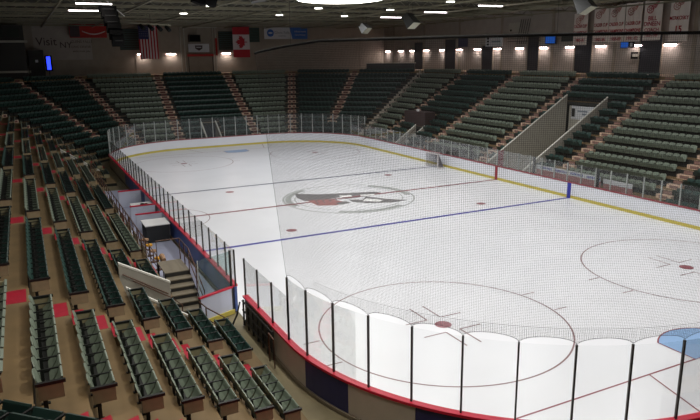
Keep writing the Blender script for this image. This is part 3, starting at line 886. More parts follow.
for i, (x, y) in enumerate(((-9.6, 14.72), (-8.3, 14.72), (-7.2, 14.72), (-6.1, 14.72))):
    t = thing('stool', 'small orange padded stool, %s from the metal stair along the rail' % ORD[i], 'stool', (x, y, .03), 0, 'orange stools behind the bench')
    mb = MB(); mb.tube([(x, y, .56), (x, y, .64)], .17, 'orange' if i % 2 == 0 else 'tan', 12); mb.build('cushion', t)
    mb = MB(); mb.tube([(x, y, .05), (x, y, .56)], .03, 'rail', 8); mb.tube([(x, y, .03), (x, y, .06)], .16, 'rail', 12); mb.build('pedestal', t)
# guard rail round the landing towards the benches
t = thing('guard_rail', 'red and bronze double guard rail beside the partitions behind the boards', 'railing', (-4, 15.0, 0))
mb = MB()
for i in range(9):
    x = -10.8 + i * 1.7; mb.tube([(x, 14.98, .0), (x, 14.98, 1.1)], .022, 'rail', 6)
for z in (.55, 1.1): mb.tube([(-10.8, 14.98, z), (2.8, 14.98, z)], .022, 'rail', 6)
mb.build('rail', t)

# far-side team benches
def bench(x0, x1, lb, strip):
    y = -14.35
    t = thing('team_bench', lb, 'bench', ((x0 + x1) / 2, y, 0), 0, 'team benches across the ice')
    mb = MB(); mb.box(((x0 + x1) / 2, y + .45, .50), (x1 - x0, .35, .06), 'stair_grey')
    mb.build('seat', t)
    for i in range(4):
        mb = MB(); mb.box((x0 + .3 + (x1 - x0 - .6) * i / 3, y + .45, .23), (.08, .3, .46), 'dark_steel'); mb.build('leg', t)
    mb = MB(); mb.box(((x0 + x1) / 2, y, .62), (x1 - x0, .06, 1.2), 'bench_pink' if strip else 'dark_steel'); mb.build('backrest', t)
    mb = MB(); mb.box(((x0 + x1) / 2, y + .04, 1.36), (x1 - x0, .05, .32), 'ad_white' if strip else 'dark_steel'); ts = mb.build('top_strip', t)
    mb = MB()
    for x in (x0, x1): mb.box((x, y + .3, 1.05), (.14, .14, 2.1), 'black')
    mb.build('end_post', t)
    if strip:
        n = 4
        for i in range(n):
            xx = x1 - 1.0 - i * (x1 - x0 - 1.6) / (n - 1)
            W_ = Matrix.Translation((xx, y + .075, 1.36)) @ Matrix.Rotation(PI, 4, 'Z') @ Matrix.Rotation(PI / 2, 4, 'X')
            lettering('lettering', 'GLENS FALLS', .2, 'blue_mark', W_, ts, None, .004, True)
    else:
        for i in range(12):
            mb = MB(); mb.box((x0 + .45 + i * (x1 - x0 - .9) / 11, y - .02, 1.15), (.36, .1, .4), 'seat_a_pan'); mb.build('headrest_pad', t)
bench(4.7, 12.2, 'team bench with dark rail and row of pale pads beside the goal', False)
bench(-9.0, -2.95, 'team bench with blue lettered white strip between the opening and pink stairs', True)
t = thing('ad_panel', 'low white and red lettered panel continuing past the lettered bench', 'panel', (-10.5, -14.35, 0))
mb = MB(); mb.box((-10.4, -14.35, .6), (2.3, .06, 1.1), 'bench_pink'); mb.build('panel', t)
mb = MB(); mb.box((-10.4, -14.31, 1.3), (2.3, .05, .3), 'ad_white'); mb.build('top_strip', t)

# goal net pushed against the boards
def goal(x, y, rz):
    t = thing('hockey_goal', 'pale hockey goal with netting standing against the boards across the ice', 'goal', (x, y, .012), rz)
    w, h, dp = .92, 1.22, 1.0
    mb = MB(); mb.tube([(-w, 0, .03), (-w, 0, h), (w, 0, h), (w, 0, .03)], .055, 'goal_white', 8)
    mb.build('goal_frame', t, loc=(0, 0, 0))
    base = []
    for i in range(13):
        a = PI * i / 12; base.append((w * math.cos(a), dp * math.sin(a) ** .7 if math.sin(a) > 0 else 0, .04))
    mb = MB(); mb.tube(base, .045, 'goal_white', 8); mb.tube([(-w, .0, h), (-w * .6, .42, h), (w * .6, .42, h), (w, 0, h)], .03, 'goal_white', 8)
    mb.build('base_frame', t, loc=(0, 0, 0))
    mb = MB()
    def P(i, tz):
        b = base[i]; tt = i / 12; tx = w - 2 * w * tt; ty = .42 * math.sin(PI * tt) ** .5
        return Vector((b[0] * (1 - tz) + tx * tz, b[1] * (1 - tz) + ty * tz, .04 + (h - .04) * tz))
    for i in range(12):
        for q in range(4):
            def PP(ii): 
                i0 = int(ii); fr = ii - i0; a_ = P(i0, 0), P(i0, 1); b_ = P(min(12, i0 + 1), 0), P(min(12, i0 + 1), 1)
                return a_[0].lerp(b_[0], fr), a_[1].lerp(b_[1], fr)
            a_, b_ = PP(i + q / 4); mb.tube([a_, b_], .013, 'goal_net', 4, False)
    for j in range(1, 14):
        mb.tube([P(i, j / 14) for i in range(13)], .013, 'goal_net', 4, False)
    mb.tube([(0, .40, h), (0, 0, h)], .008, 'goal_net', 4)
    mb.build('netting', t, loc=(0, 0, 0))
goal(7.35, -11.85, PI)

# ------------------------------------------------------------------ things on the outer walls
def wall_lamp(x, y, face, lb):
    t = thing('wall_light', lb, 'light', (x, y, 10.15), 0, 'glowing strip lights along the upper wall')
    mb = MB()
    if face == 'y': mb.box((x, y + .06, 10.24), (1.25, .12, .08), 'steel')
    else: mb.box((x - .06, y, 10.24), (.12, 1.25, .08), 'steel')
    mb.build('housing', t)
    mb = MB()
    if face == 'y': mb.box((x, y + .08, 10.15), (1.15, .09, .10), 'wall_lamp')
    else: mb.box((x - .08, y, 10.15), (.09, 1.15, .10), 'wall_lamp')
    mb.build('lens', t)
names_r = [46.2, 42.5, 39.4, 35.9, 32.05, 28.5, 24.8, 21.1, 17.4, 13.7, 10.0, 6.1, 2.1, -1.3]
for i, x in enumerate(names_r): wall_lamp(x, -WY + .0, 'y', 'wall strip light on the side wall, %s from the far corner' % ORD[i])
for i, y in enumerate((5.3, 1.7, -5.6)): wall_lamp(WX, y, 'x', ('wall strip light at the hem of the striped flag', 'wall strip light between the striped flag and the small white banner', 'wall strip light beside the maple leaf flag')[i])
# dark doorways in the side wall
for i, (x0, x1, zt) in enumerate(((36.6, 38.8, 11.3), (29.1, 31.5, 11.5), (21.9, 23.9, 10.6), (14.3, 16.1, 11.4), (7.1, 9.3, 11.6), (-.6, 1.7, 11.3))):
    t = thing('wall_doorway', 'tall dark doorway in the side wall, %s from the far corner' % ORD[i], 'door', ((x0 + x1) / 2, -WY + .05, TOP), 0, 'dark doorways in the upper side wall')
    mb = MB(); mb.box(((x0 + x1) / 2, -WY + .04, (TOP + zt) / 2), (x1 - x0, .08, zt - TOP), 'door_dark'); mb.build('door_leaf', t)
    mb = MB()
    for x in (x0, x1): mb.box((x, -WY + .07, (TOP + zt) / 2), (.1, .14, zt - TOP), 'wall_far')
    mb.box(((x0 + x1) / 2, -WY + .07, zt), (x1 - x0 + .1, .14, .1), 'wall_far'); mb.build('door_frame', t)

def RW(x, y, z):  # text on the side wall facing +Y, read from inside
    return Matrix.Translation((x, y, z)) @ Matrix.Rotation(PI, 4, 'Z') @ Matrix.Rotation(PI / 2, 4, 'X')
def FW(x, y, z):  # text on the far wall facing -X
    return Matrix.Translation((x, y, z)) @ Matrix.Rotation(-PI / 2, 4, 'Z') @ Matrix.Rotation(PI / 2, 4, 'X')
def wheel_logo(parent, x, z, y, m):
    """winged wheel drawn as flat cut shapes: wheel on the left, three feathers to the right"""
    mb = MB()
    def pt(a, b): return (x - a, y, z + b)
    n = 18; cx, cz = -.28, -.12
    for r0, r1 in ((.27, .34), (.08, .13)):
        vs = []; fs = []
        for i in range(n): 
            a = 2 * PI * i / n; vs += [pt(cx + r0 * math.cos(a), cz + r0 * math.sin(a)), pt(cx + r1 * math.cos(a), cz + r1 * math.sin(a))]
        for i in range(n): j = (i + 1) % n; fs.append((2 * i, 2 * i + 1, 2 * j + 1, 2 * j))
        mb.faces(vs, fs, m)
    for i in range(6):
        a = PI * i / 3; c_, s_ = math.cos(a), math.sin(a)
        mb.faces([pt(cx + .1 * c_ - .02 * s_, cz + .1 * s_ + .02 * c_), pt(cx + .1 * c_ + .02 * s_, cz + .1 * s_ - .02 * c_), pt(cx + .3 * c_ + .02 * s_, cz + .3 * s_ - .02 * c_), pt(cx + .3 * c_ - .02 * s_, cz + .3 * s_ + .02 * c_)], [(0, 1, 2, 3)], m)
    for i in range(4):
        b = -.1 + i * .13
        mb.faces([pt(-.25 - .05 * i, b), pt(.1, b + .10), pt(.62 - .08 * (3 - i), b + .22), pt(.5 - .08 * (3 - i), b + .08), pt(.0, b + .0)], [(0, 1, 2, 3, 4)], m)
    mb.build('winged_wheel', parent)
def banner(xc, zt, zb, w, lines, lb, m_logo, tilt=0):
    y = -WY + .7
    t = thing('hanging_banner', lb, 'banner', (xc, y, zt), 0, 'white championship banners along the side wall')
    mb = MB(); N = 8
    vs = []; fs = []
    for i in range(N + 1):
        x = xc + w / 2 - w * i / N; yy_ = y + .03 * math.sin(i * 1.3)
        vs += [(x, yy_ - .012, zb), (x, yy_ - .012, zt), (x, yy_ + .012, zt), (x, yy_ + .012, zb)]
    for i in range(N):
        p, q = 4 * i, 4 * i + 4; fs += [(p, p + 1, q + 1, q), (p + 1, p + 2, q + 2, q + 1), (p + 2, p + 3, q + 3, q + 2), (p + 3, p, q, q + 3)]
    fs += [(3, 2, 1, 0), (4 * N, 4 * N + 1, 4 * N + 2, 4 * N + 3)]
    mb.faces(vs, fs, 'banner'); cl = mb.build('cloth', t)
    mb = MB(); mb.tube([(xc - w / 2, y, zt), (xc + w / 2, y, zt)], .03, 'dark_steel', 8); mb.build('top_rod', t)
    mb = MB()
    for a in (-1, 1): mb.tube([(xc + a * w * .45, y, zt), (xc + a * w * .45, y, 13.9)], .01, 'dark_steel', 4)
    mb.build('hanger_cable', t)
    wheel_logo(cl, xc, zt - .62, y + .05, m_logo)
    for txt, z, sz, m in lines:
        lettering('lettering', txt, sz, m, RW(xc, y + .052, z), cl, None, .003, True, sx=min(1, (w - .1) / (len(txt) * sz * .60)))
cal = lambda yr: [('CALDER CUP', 12.05, .42, 'red_txt'), ('CHAMPIONS', 11.45, .42, 'red_txt'), (yr, 10.75, .42, 'red_txt')]
banner(8.15, 13.3, 10.3, 1.7, cal('1980-81'), 'white championship banner closest to the big hanging light box', 'faded_txt')
banner(5.68, 13.7, 10.55, 1.7, cal('1985-86'), 'white championship banner second from the light box, by the four in a row', 'faded_txt')
banner(3.9, 13.75, 10.5, 1.7, cal('1988-89'), 'white championship banner third from the light box, in the row of four', 'faded_txt')
banner(2.1, 13.8, 10.5, 1.7, cal('1991-92'), 'white championship banner in the row of four, next to the rose lettered one', 'faded_txt')
banner(.12, 13.85, 10.55, 1.75, [('BILL', 12.35, .5, 'rose_txt'), ('DINEEN', 11.9, .5, 'rose_txt'), ('COACH', 11.4, .4, 'rose_txt'), ('1983-1989', 10.95, .34, 'rose_txt')], 'white banner with bright rose wheel and the name of a coach', 'rose_txt')
banner(-2.42, 13.95, 10.4, 1.75, [('MERKOSKY', 12.25, .4, 'red_txt'), ('15', 11.35, .72, 'red_txt')], 'white retired number banner with a large 15, apart from the others', 'faded_txt')

def flat_on_wall(name, lb, cat, face, c, z0, z1, w, m, off=.1, th=.05, group=None):
    t = thing(name, lb, cat, (c, -WY + off, z0) if face == 'y' else (WX - off, c, z0), 0, group)
    mb = MB()
    if face == 'y': mb.box((c, -WY + off, (z0 + z1) / 2), (w, th, z1 - z0), m)
    else: mb.box((WX - off, c, (z0 + z1) / 2), (th, w, z1 - z0), m)
    mb.build('panel', t); return t
# flags on the far end
def cloth_flag(name, lb, yc, w, z0, z1, paint):
    x = WX - 3.0
    t = thing(name, lb, 'flag', (x, yc, z1))
    mb = MB(); paint(mb, x, yc, w, z0, z1); mb.build('cloth', t)
    mb = MB(); mb.tube([(x, yc - w / 2 - .1, z1 + .02), (x, yc + w / 2 + .1, z1 + .02)], .035, 'dark_steel', 8); mb.build('top_rod', t)
    mb = MB()
    for a in (-1, 1): mb.tube([(x, yc + a * w * .45, z1), (x, yc + a * w * .45, 13.9)], .012, 'dark_steel', 4)
    mb.build('hanger_cable', t); return t
def us(mb, x, yc, w, z0, z1):
    # hung by its hoist-side edge: thirteen vertical stripes, canton at the top corner
    for i in range(13):
        a = yc + w / 2 - w * i / 13; b = a - w / 13
        zt = z1
        mb.box((x + .015 * math.sin(i), (a + b) / 2, (z0 + zt) / 2), (.03, w / 13 - .0, zt - z0), 'flag_red' if i % 2 == 0 else 'flag_white')
    mb.box((x - .02, yc + w / 2 - w * 7 / 26, z1 - (z1 - z0) * .2), (.035, w * 7 / 13, (z1 - z0) * .4), 'flag_blue')
    for i in range(5):
        for j in range(5): mb.box((x - .04, yc + w / 2 - .13 - i * w * .1, z1 - .15 - j * .26), (.008, .05, .05), 'flag_white')
# striped flag: world size from its place on a line 3 m before the wall
cloth_flag('national_flag', 'red and white striped flag with dark blue canton hanging over the far stand', 4.9, 2.25, 9.55, 13.5, us)
def ca(mb, x, yc, w, z0, z1):
    h = z1 - z0
    mb.box((x, yc, z1 - h * .125), (.03, w, h * .25), 'flag_red'); mb.box((x, yc, z0 + h * .13), (.03, w, h * .26), 'flag_red')
    mb.box((x, yc, z0 + h * .505), (.03, w, h * .49), 'flag_white')
    leaf = [(0, .5), (.1, .32), (.2, .36), (.16, .12), (.3, .24), (.34, .16), (.5, .18), (.44, .04), (.5, -.02), (.26, -.2), (.3, -.3), (.04, -.26), (.03, -.5)]
    pts = leaf + [(-a, b) for a, b in reversed(leaf[1:])]
    s = h * .42; cz = z0 + h * .505
    # the flag hangs by its side edge, so the leaf lies a quarter turn over
    vs = [(x - .03, yc + b * s, cz + a * s) for a, b in pts]; mb.faces(vs + [(x - .03, yc, cz)], [(i, (i + 1) % len(pts), len(pts)) for i in range(len(pts))], 'flag_red')
cloth_flag('national_flag', 'red and white maple leaf flag hanging over the far stand', -6.85, 2.25, 9.6, 13.45, ca)
# boards on the far wall
def slats(c, z0, z1, w, lb):
    t = thing('louvre_panel', lb, 'panel', (WX - .1, c, z0), 0, 'dark louvre panels on the far wall')
    mb = MB(); mb.box((WX - .14, c, (z0 + z1) / 2), (.1, w, z1 - z0), 'slat'); mb.build('backing', t)
    mb = MB(); n = 9
    for i in range(n): mb.box((WX - .22, c, z0 + (i + .5) * (z1 - z0) / n), (.06, w - .1, (z1 - z0) / n * .5), 'seat_b')
    mb.build('slats', t)
slats(6.6, 10.7, 13.25, 2.6, 'dark slatted panel on the far wall behind the striped flag')
slats(-5.7, 10.6, 13.0, 2.1, 'dark slatted panel on the far wall beside the maple leaf flag')
slats(-9.4, 11.6, 13.5, 1.9, 'dark slatted panel between maple leaf flag and blue white banner')
t = thing('sponsor_banner', 'long white and blue banner with globe mark on the far wall', 'banner', (WX - .3, -14.2, 11.9))
mb = MB(); ya, yb_ = -11.0, -17.4; zt_, zb2 = 13.55, 12.0; x = WX - .3
mb.box((x, (ya + yb_) / 2, (zt_ + zb2) / 2), (.04, ya - yb_, zt_ - zb2), 'ad_white'); cl = mb.build('cloth', t)
mb = MB(); xx = x - .035
mb.prism([(xx, -17.4), (xx + .01, -17.4), (xx + .01, -15.1), (xx, -15.1)], zb2, zt_, 'ad_blue')
mb.faces([(xx - .001, -15.1, zt_), (xx - .001, -14.7, zt_), (xx - .001, -15.1, zb2)], [(0, 1, 2)], 'ad_blue')
bf = mb.build('blue_field', cl)
mb = MB(); mb.faces([(xx, -11.9 + .5 * math.cos(i * PI / 10), 12.8 + .5 * math.sin(i * PI / 10)) for i in range(20)], [tuple(range(20))], 'ad_blue')
mb.faces([(xx - .006, -11.9 + .3 * math.cos(i * PI / 10), 12.8 + .12 * math.sin(i * PI / 10)) for i in range(20)], [tuple(range(20))], 'ad_white'); mb.build('globe_mark', cl)
lettering('lettering', 'Glens Falls', .52, 'ad_grey', FW(xx, -13.6, 12.85), cl)
lettering('lettering', 'HOSPITAL', .26, 'ad_grey', FW(xx, -13.6, 12.4), cl)
lettering('lettering', 'Official Health', .3, 'ad_white', FW(xx - .01, -16.3, 13.0), t); lettering('lettering', 'Care Partner', .3, 'ad_white', FW(xx - .01, -16.3, 12.55), t)
t = flat_on_wall('small_banner', 'small white banner with dark crest low on the far wall', 'banner', 'x', -1.9, 10.35, 11.4, 2.75, 'ad_white', .3)
mb = MB(); xx = WX - .34; mb.faces([(xx, -1.9 + a, 10.9 + b) for a, b in ((-.5, .3), (.5, .3), (.45, -.1), (0, -.38), (-.45, -.1))], [(0, 1, 2, 3, 4)], 'mural'); mb.faces([(xx - .004, -1.9 + a, 10.9 + b) for a, b in ((-.35, .12), (.35, .12), (.3, 0), (-.3, 0))], [(0, 1, 2, 3)], 'ad_white'); mb.build('crest', t)
# framed bay around the small banner
t = thing('wall_frame', 'pale steel frame standing on the far wall round the small white banner', 'frame', (WX - .2, -2, TOP))
mb = MB()
for y in (.4, -.1, -3.9, -4.2): mb.box((WX - .15, y, 10.6), (.12, .12, 5.9), 'parapet')
mb.box((WX - .15, -2, 13.5), (.12, 5, .12), 'parapet'); mb.build('post_frame', t)
t = thing('wall_cabinet', 'dark square loudspeaker fixed to the far wall over the small banner', 'loudspeaker', (WX - .3, -1.5, 11.7))
mb = MB(); mb.box((WX - .35, -1.4, 12.1), (.5, 1.5, .9), 'dark_steel'); mb.build('cabinet', t)
mb = MB(); mb.box((WX - .62, -1.4, 12.1), (.03, 1.3, .75), 'black'); mb.build('grille', t)
t = thing('guard_rail', 'red rail and equipment shelf below the small white banner', 'railing', (WX - 1, -2, TOP))
mb = MB(); mb.box((WX - .6, -2.0, 9.95), (.3, 3.4, .3), 'banner_red')
mb.box((WX - .7, -4.15, 11), (.2, .2, 2.2), 'banner_red')
for y in (-.4, -3.6): mb.box((WX - .6, y, 8.7), (.1, .1, 2.3), 'dark_steel')
mb.build('rail', t)
# mural lettering and the red banner on the left part of the far wall
t = flat_on_wall('mural', 'faded hand painted mural with dark writing on the pale far wall', 'mural', 'x', 14.4, 9.6, 13.5, 6.4, 'wall', .14, .03)
xx = WX - .165
lettering('lettering', 'Visit', 1.3, 'mural', FW(xx, 16.2, 11.7), t); lettering('lettering', 'NY', 1.0, 'mural', FW(xx, 14.1, 11.3), t)
lettering('lettering', 'GLENS FALLS', .42, 'mural', FW(xx, 12.3, 11.7), t); lettering('lettering', 'CIVIC CENTER', .34, 'mural', FW(xx, 12.4, 11.1), t); lettering('lettering', 'welcomes you', .34, 'mural', FW(xx, 12.4, 10.6), t)
t = flat_on_wall('red_banner', 'red and maroon banner with white streak hanging high on the far wall', 'banner', 'x', 11.5, 12.15, 13.75, 4.2, 'banner_red', .9)
mb = MB(); xx = WX - .94
mb.box((xx, 13.0, 12.95), (.03, 1.1, 1.4), 'mural'); mb.build('dark_field', t)
mb = MB(); vs = []
for i in range(13):
    y = 12.2 - i * .22; z = 12.85 - .35 * math.sin(PI * i / 12); vs += [(xx, y, z), (xx, y, z + .13)]
mb.faces(vs, [(2 * i, 2 * i + 1, 2 * i + 3, 2 * i + 2) for i in range(12)], 'flag_white'); mb.build('white_streak', t)
t = thing('video_screen', 'small bright blue screen mounted upright above the far corner', 'screen', (WX - 1.4, 16.2, 8.5))
xs = WX - 1.4
mb = MB(); mb.box((xs, 16.25, 9.25), (.1, .75, 1.75), 'black'); mb.build('case', t)
mb = MB(); mb.box((xs - .06, 16.25, 9.25), (.02, .42, 1.5), 'screen'); mb.build('display', t)
mb = MB(); mb.tube([(xs + .05, 16.25, 7.7), (xs + .05, 16.25, 8.5)], .05, 'dark_steel', 8); mb.build('stand', t)
# dark boxes/windows of the upper corner rooms
t = thing('press_box', 'dark boxy press room with pale ledges high in the far corner', 'booth', (43, 22, TOP))
mb = MB(); mb.box((43.5, 21.2, 10.4), (5, 5.2, 5.8), 'dark_steel'); mb.build('walls', t)
for z, lb in ((11.6, ''), (8.4, '')):
    mb = MB(); mb.box((40.9, 21.0, z), (.25, 5.4, .22), 'parapet'); mb.build('ledge', t)
for i in range(3):
    mb = MB(); mb.box((40.97, 22.6 - i * 1.5, 12.5), (.08, 1.1, .9), 'slat'); mb.build('window', t)
t = thing('tool_cabinet', 'dark cabinet standing on the concourse beside the blue screen', 'cabinet', (WX - 1, 18, TOP))
mb = MB(); mb.box((WX - .75, 17.5, 9.2), (1.0, 1.6, 3.1), 'dark_steel'); mb.build('body', t)
mb = MB(); mb.box((WX - 1.27, 17.5, 9.5), (.04, .3, .3), 'ad_white'); mb.build('label_plate', t)
# side wall: blue monitors and small signs
t = flat_on_wall('monitor', 'blue lit monitor on the side wall by the light box', 'monitor', 'y', 12.25, 10.5, 11.55, 1.5, 'black', .5, .12)
mb = MB(); mb.box((12.25, -WY + .57, 11.02), (1.35, .02, .9), 'screen2'); mb.build('display', t)
t = flat_on_wall('monitor', 'small blue monitor below the row of championship banners', 'monitor', 'y', 3.0, 9.95, 10.5, .9, 'black', .45, .12)
mb = MB(); mb.box((3.0, -WY + .52, 10.22), (.8, .02, .45), 'screen2'); mb.build('display', t)
t = flat_on_wall('wall_clock', 'small dark box with pale face beside the small blue monitor', 'box', 'y', 2.25, 9.95, 10.5, .5, 'black', .45, .14)
mb = MB(); mb.box((2.25, -WY + .53, 10.22), (.28, .02, .32), 'ad_white'); mb.build('face', t)
t = flat_on_wall('dark_sign', 'dark framed sign under the championship banners', 'sign', 'y', 2.05, 9.0, 9.6, 1.0, 'black', .1)
mb = MB(); mb.box((2.05, -WY + .14, 9.3), (.6, .02, .25), 'parapet'); mb.build('plate', t)
t = flat_on_wall('white_sign', 'white sign with black marks hanging from the roof near the middle of the side wall', 'sign', 'y', 20.4, 10.4, 11.55, 2.9, 'ad_white', 1.2)
mb = MB()
for i in range(3): mb.box((21.4, -WY + 1.24, 10.65 + i * .32), (.35, .02, .2), 'black')
mb.box((20.0, -WY + 1.24, 10.95), (1.5, .02, .12), 'ad_grey'); mb.build('mark', t)
t = flat_on_wall('blue_sign', 'dark blue panel beside the second doorway on the side wall', 'sign', 'y', 27.6, 10.5, 11.6, 1.9, 'flag_blue', .15)
t = flat_on_wall('notice_board', 'pale board with dark bar high on the side wall behind the white sign', 'board', 'y', 18.2, 11.9, 12.9, 2.0, 'parapet', .15)
mb = MB(); mb.box((18.8, -WY + .19, 12.1), (.25, .02, .2), 'black'); mb.build('mark', t)
t = flat_on_wall('louvre_panel', 'dark panel low behind the first championship banner', 'panel', 'y', 10.3, 10.7, 11.3, 1.6, 'slat', .15)
# shelf-like dark rack between lights on the side wall
t = thing('pipe_rack', 'dark lattice of pipes on the side wall left of the monitor', 'rack', (14.6, -WY + .4, TOP))
mb = MB()
for i in range(5): mb.tube([(17.6 - i * .35, -WY + .3, 10.6), (17.0 - i * .35, -WY + .3, 13.2)], .035, 'dark_steel', 5)
for z in (10.9, 11.2): mb.tube([(19.2, -WY + .3, z), (14.0, -WY + .3, z)], .03, 'dark_steel', 5)
mb.build('pipes', t)
# long pale ledge over the seats in the far corner beyond the banner
a = bp('far_right', -8.2, dk(14) + .45); b = bp('far_right', -1.2, dk(14) + .45)
t = thing('press_table', 'long pale topped table above the top row of the far corner', 'table', ((a[0] + b[0]) / 2, (a[1] + b[1]) / 2, zk(13)))
mb = MB(); c = ((a[0] + b[0]) / 2, (a[1] + b[1]) / 2)
mb.box((c[0], c[1], 8.62), (6.6, .5, .08), 'parapet', PI / 4); mb.build('tabletop', t)
mb = MB(); mb.box((c[0], c[1], 8.1), (6.4, .3, .98), 'dark_steel', PI / 4); mb.build('front_panel', t)

def plain_light(x, y, z, sx, sy, power, rot, col):
    l = bpy.data.lights.new('strip_glow', 'AREA'); l.shape = 'RECTANGLE'; l.size = sx; l.size_y = sy; l.energy = power; l.color = col
    o = bpy.data.objects.new('strip_glow', l); COL.objects.link(o); o.location = (x, y, z); o.rotation_euler = rot; return o
# tubes on the roof over the stands
def tube_light(x, y, z, lb, along='y', L=2.4):
    t = thing('fluorescent_light', lb, 'light', (x, y, z), 0, 'tube lights under the roof')
    mb = MB(); sz = (.22, L, .06) if along == 'y' else (L, .22, .06); mb.box((x, y, z + .07), sz, 'steel'); mb.build('housing', t)
    mb = MB(); sz = (.16, L - .06, .07) if along == 'y' else (L - .06, .16, .07); mb.box((x, y, z), sz, 'tube'); mb.build('diffuser', t)
    mb = MB(); mb.tube([(x, y, z + .1), (x, y, 14.2)], .012, 'dark_steel', 4); mb.build('hanger_cable', t)
for i, x in enumerate((-20, -12, -4.5, 3.0, 10.4, 17.5)):
    tube_light(x, 14.3, 13.35, 'glowing tube light above the bench side stand, %s from the far end' % ORD[5 - i])
for i, x in enumerate((-20, -12, -4, 4.0, 11.8, 19.8)):
    tube_light(x, -15.0, 13.35, 'glowing tube light above the stand across the ice, %s from the far end' % ORD[5 - i])

for i, (x, y) in enumerate(((-30, 16.5), (-36, 9), (-37, 0), (-33, 14), (-28, 21), (-22, 22), (-12, 23))):
    tube_light(x, y, 13.3, 'tube light above the near corner of the stands, number %s from the end' % ORD[i])
    plain_light(x, y, 13.2, .2, 2.3, (130 if x < -25 and y > 5 else (30 if x < 0 else 60)), (0, 0, 0), (1, .92, .84))
for i, x in enumerate(names_r): plain_light(x, -WY + .35, 10.05, 1.1, .1, 22, (math.radians(20), 0, 0), (1, .86, .82))
for y in (5.3, 1.7, -5.6): plain_light(WX - .35, y, 10.05, .1, 1.1, 30, (0, math.radians(20), 0), (1, .86, .82))
# high-bay lamps over the ice (these light the rink)
def area(x, y, z, power, size=.5, spread=3.0, col=(1, .985, .96)):
    l = bpy.data.lights.new('high_bay_glow', 'AREA'); l.shape = 'DISK'; l.size = size; l.energy = power; l.color = col; l.spread = spread
    o = bpy.data.objects.new('lamp_light', l); COL.objects.link(o); o.location = (x, y, z); return o
PWS = (430, 330, 235, 215, 250, 350)
li = 0
for ix, x in enumerate((-25.5, -16.5, -7.5, 1.5, 10.2, 19.0)):
    for iy, y in enumerate((-9.3, -2.5, 6.2, 10.5) if False else (-9.3, -2.6, 6.2)):
        z = 13.35
        t = thing('high_bay_lamp', 'round high bay lamp, %s row from the far end, %s' % (ORD[5 - ix], ('away from the benches', 'middle lamp', 'bench side')[iy]), 'lamp', (x, y, z), 0, 'high bay lamps over the ice')
        mb = MB(); mb.tube([(0, 0, .02), (0, 0, .12), (0, 0, .32), (0, 0, .42)], [.36, .30, .14, .12], 'speaker_lit', 16); mb.build('shade', t, loc=(0, 0, 0))
        mb = MB(); mb.tube([(0, 0, -.02), (0, 0, .02)], .31, 'halo', 16); mb.build('lens', t, loc=(0, 0, 0))
        mb = MB(); mb.tube([(0, 0, .4), (0, 0, .9)], .012, 'dark_steel', 4); mb.build('hanger_cable', t, loc=(0, 0, 0))
        o = area(x, y, z - .05, PWS[ix], col=(1, .98, .96) if ix == 0 else (.97, .98, 1)); o.name = 'lamp_light'; o.parent = t; o.location = (0, 0, -.06)
for i, (x, y) in enumerate(((-26.5, 12.5), (-17.5, 12.5), (-7.5, 12.5))):  # extra lamps out of view, added to brighten the near floor and stands
    t = thing('high_bay_lamp', 'unseen high bay lamp added over the ' + ('near corner boards', 'open rink gate', 'bench strip beyond the gate')[i], 'lamp', (x, y, 13.35), 0, 'high bay lamps over the ice')
    mb = MB(); mb.tube([(0, 0, .02), (0, 0, .12), (0, 0, .32), (0, 0, .42)], [.36, .30, .14, .12], 'speaker_lit', 16); mb.build('shade', t, loc=(0, 0, 0))
    mb = MB(); mb.tube([(0, 0, -.02), (0, 0, .02)], .31, 'halo', 16); mb.build('lens', t, loc=(0, 0, 0))
    mb = MB(); mb.tube([(0, 0, .4), (0, 0, .9)], .012, 'dark_steel', 4); mb.build('hanger_cable', t, loc=(0, 0, 0))
    o = area(x, y, 13.3, (480, 330, 150)[i], col=(1, .97, .90)); o.parent = t; o.location = (0, 0, -.06)
# soft lights by the concourse wall strips and over the stands
for x in (-20, -12, -4.5, 3.0, 10.4, 17.5):
    plain_light(x, 14.3, 13.28, .2, 2.3, 25, (0, 0, 0), (1, .93, .86))
for x in (-20, -12, -4, 4.0, 11.8, 19.8):
    plain_light(x, -15.0, 13.28, .2, 2.3, 50, (0, 0, 0), (1, .93, .86))

# centre hung score clock (only its lit underside enters the picture)
t = thing('hanging_scoreboard', 'hanging scoreboard with bright white rounded underside over centre ice', 'scoreboard', (0, .4, 13.0))
mb = MB(); mb.tube([(0, .4, 13.05), (0, .4, 13.12), (0, .4, 13.22)], [2.2, 2.75, 2.85], 'halo', 40); mb.build('lit_underside', t, smooth=False)
mb = MB(); mb.tube([(0, .4, 13.22), (0, .4, 14.0)], [2.85, 2.6], 'speaker', 40); mb.build('housing', t)

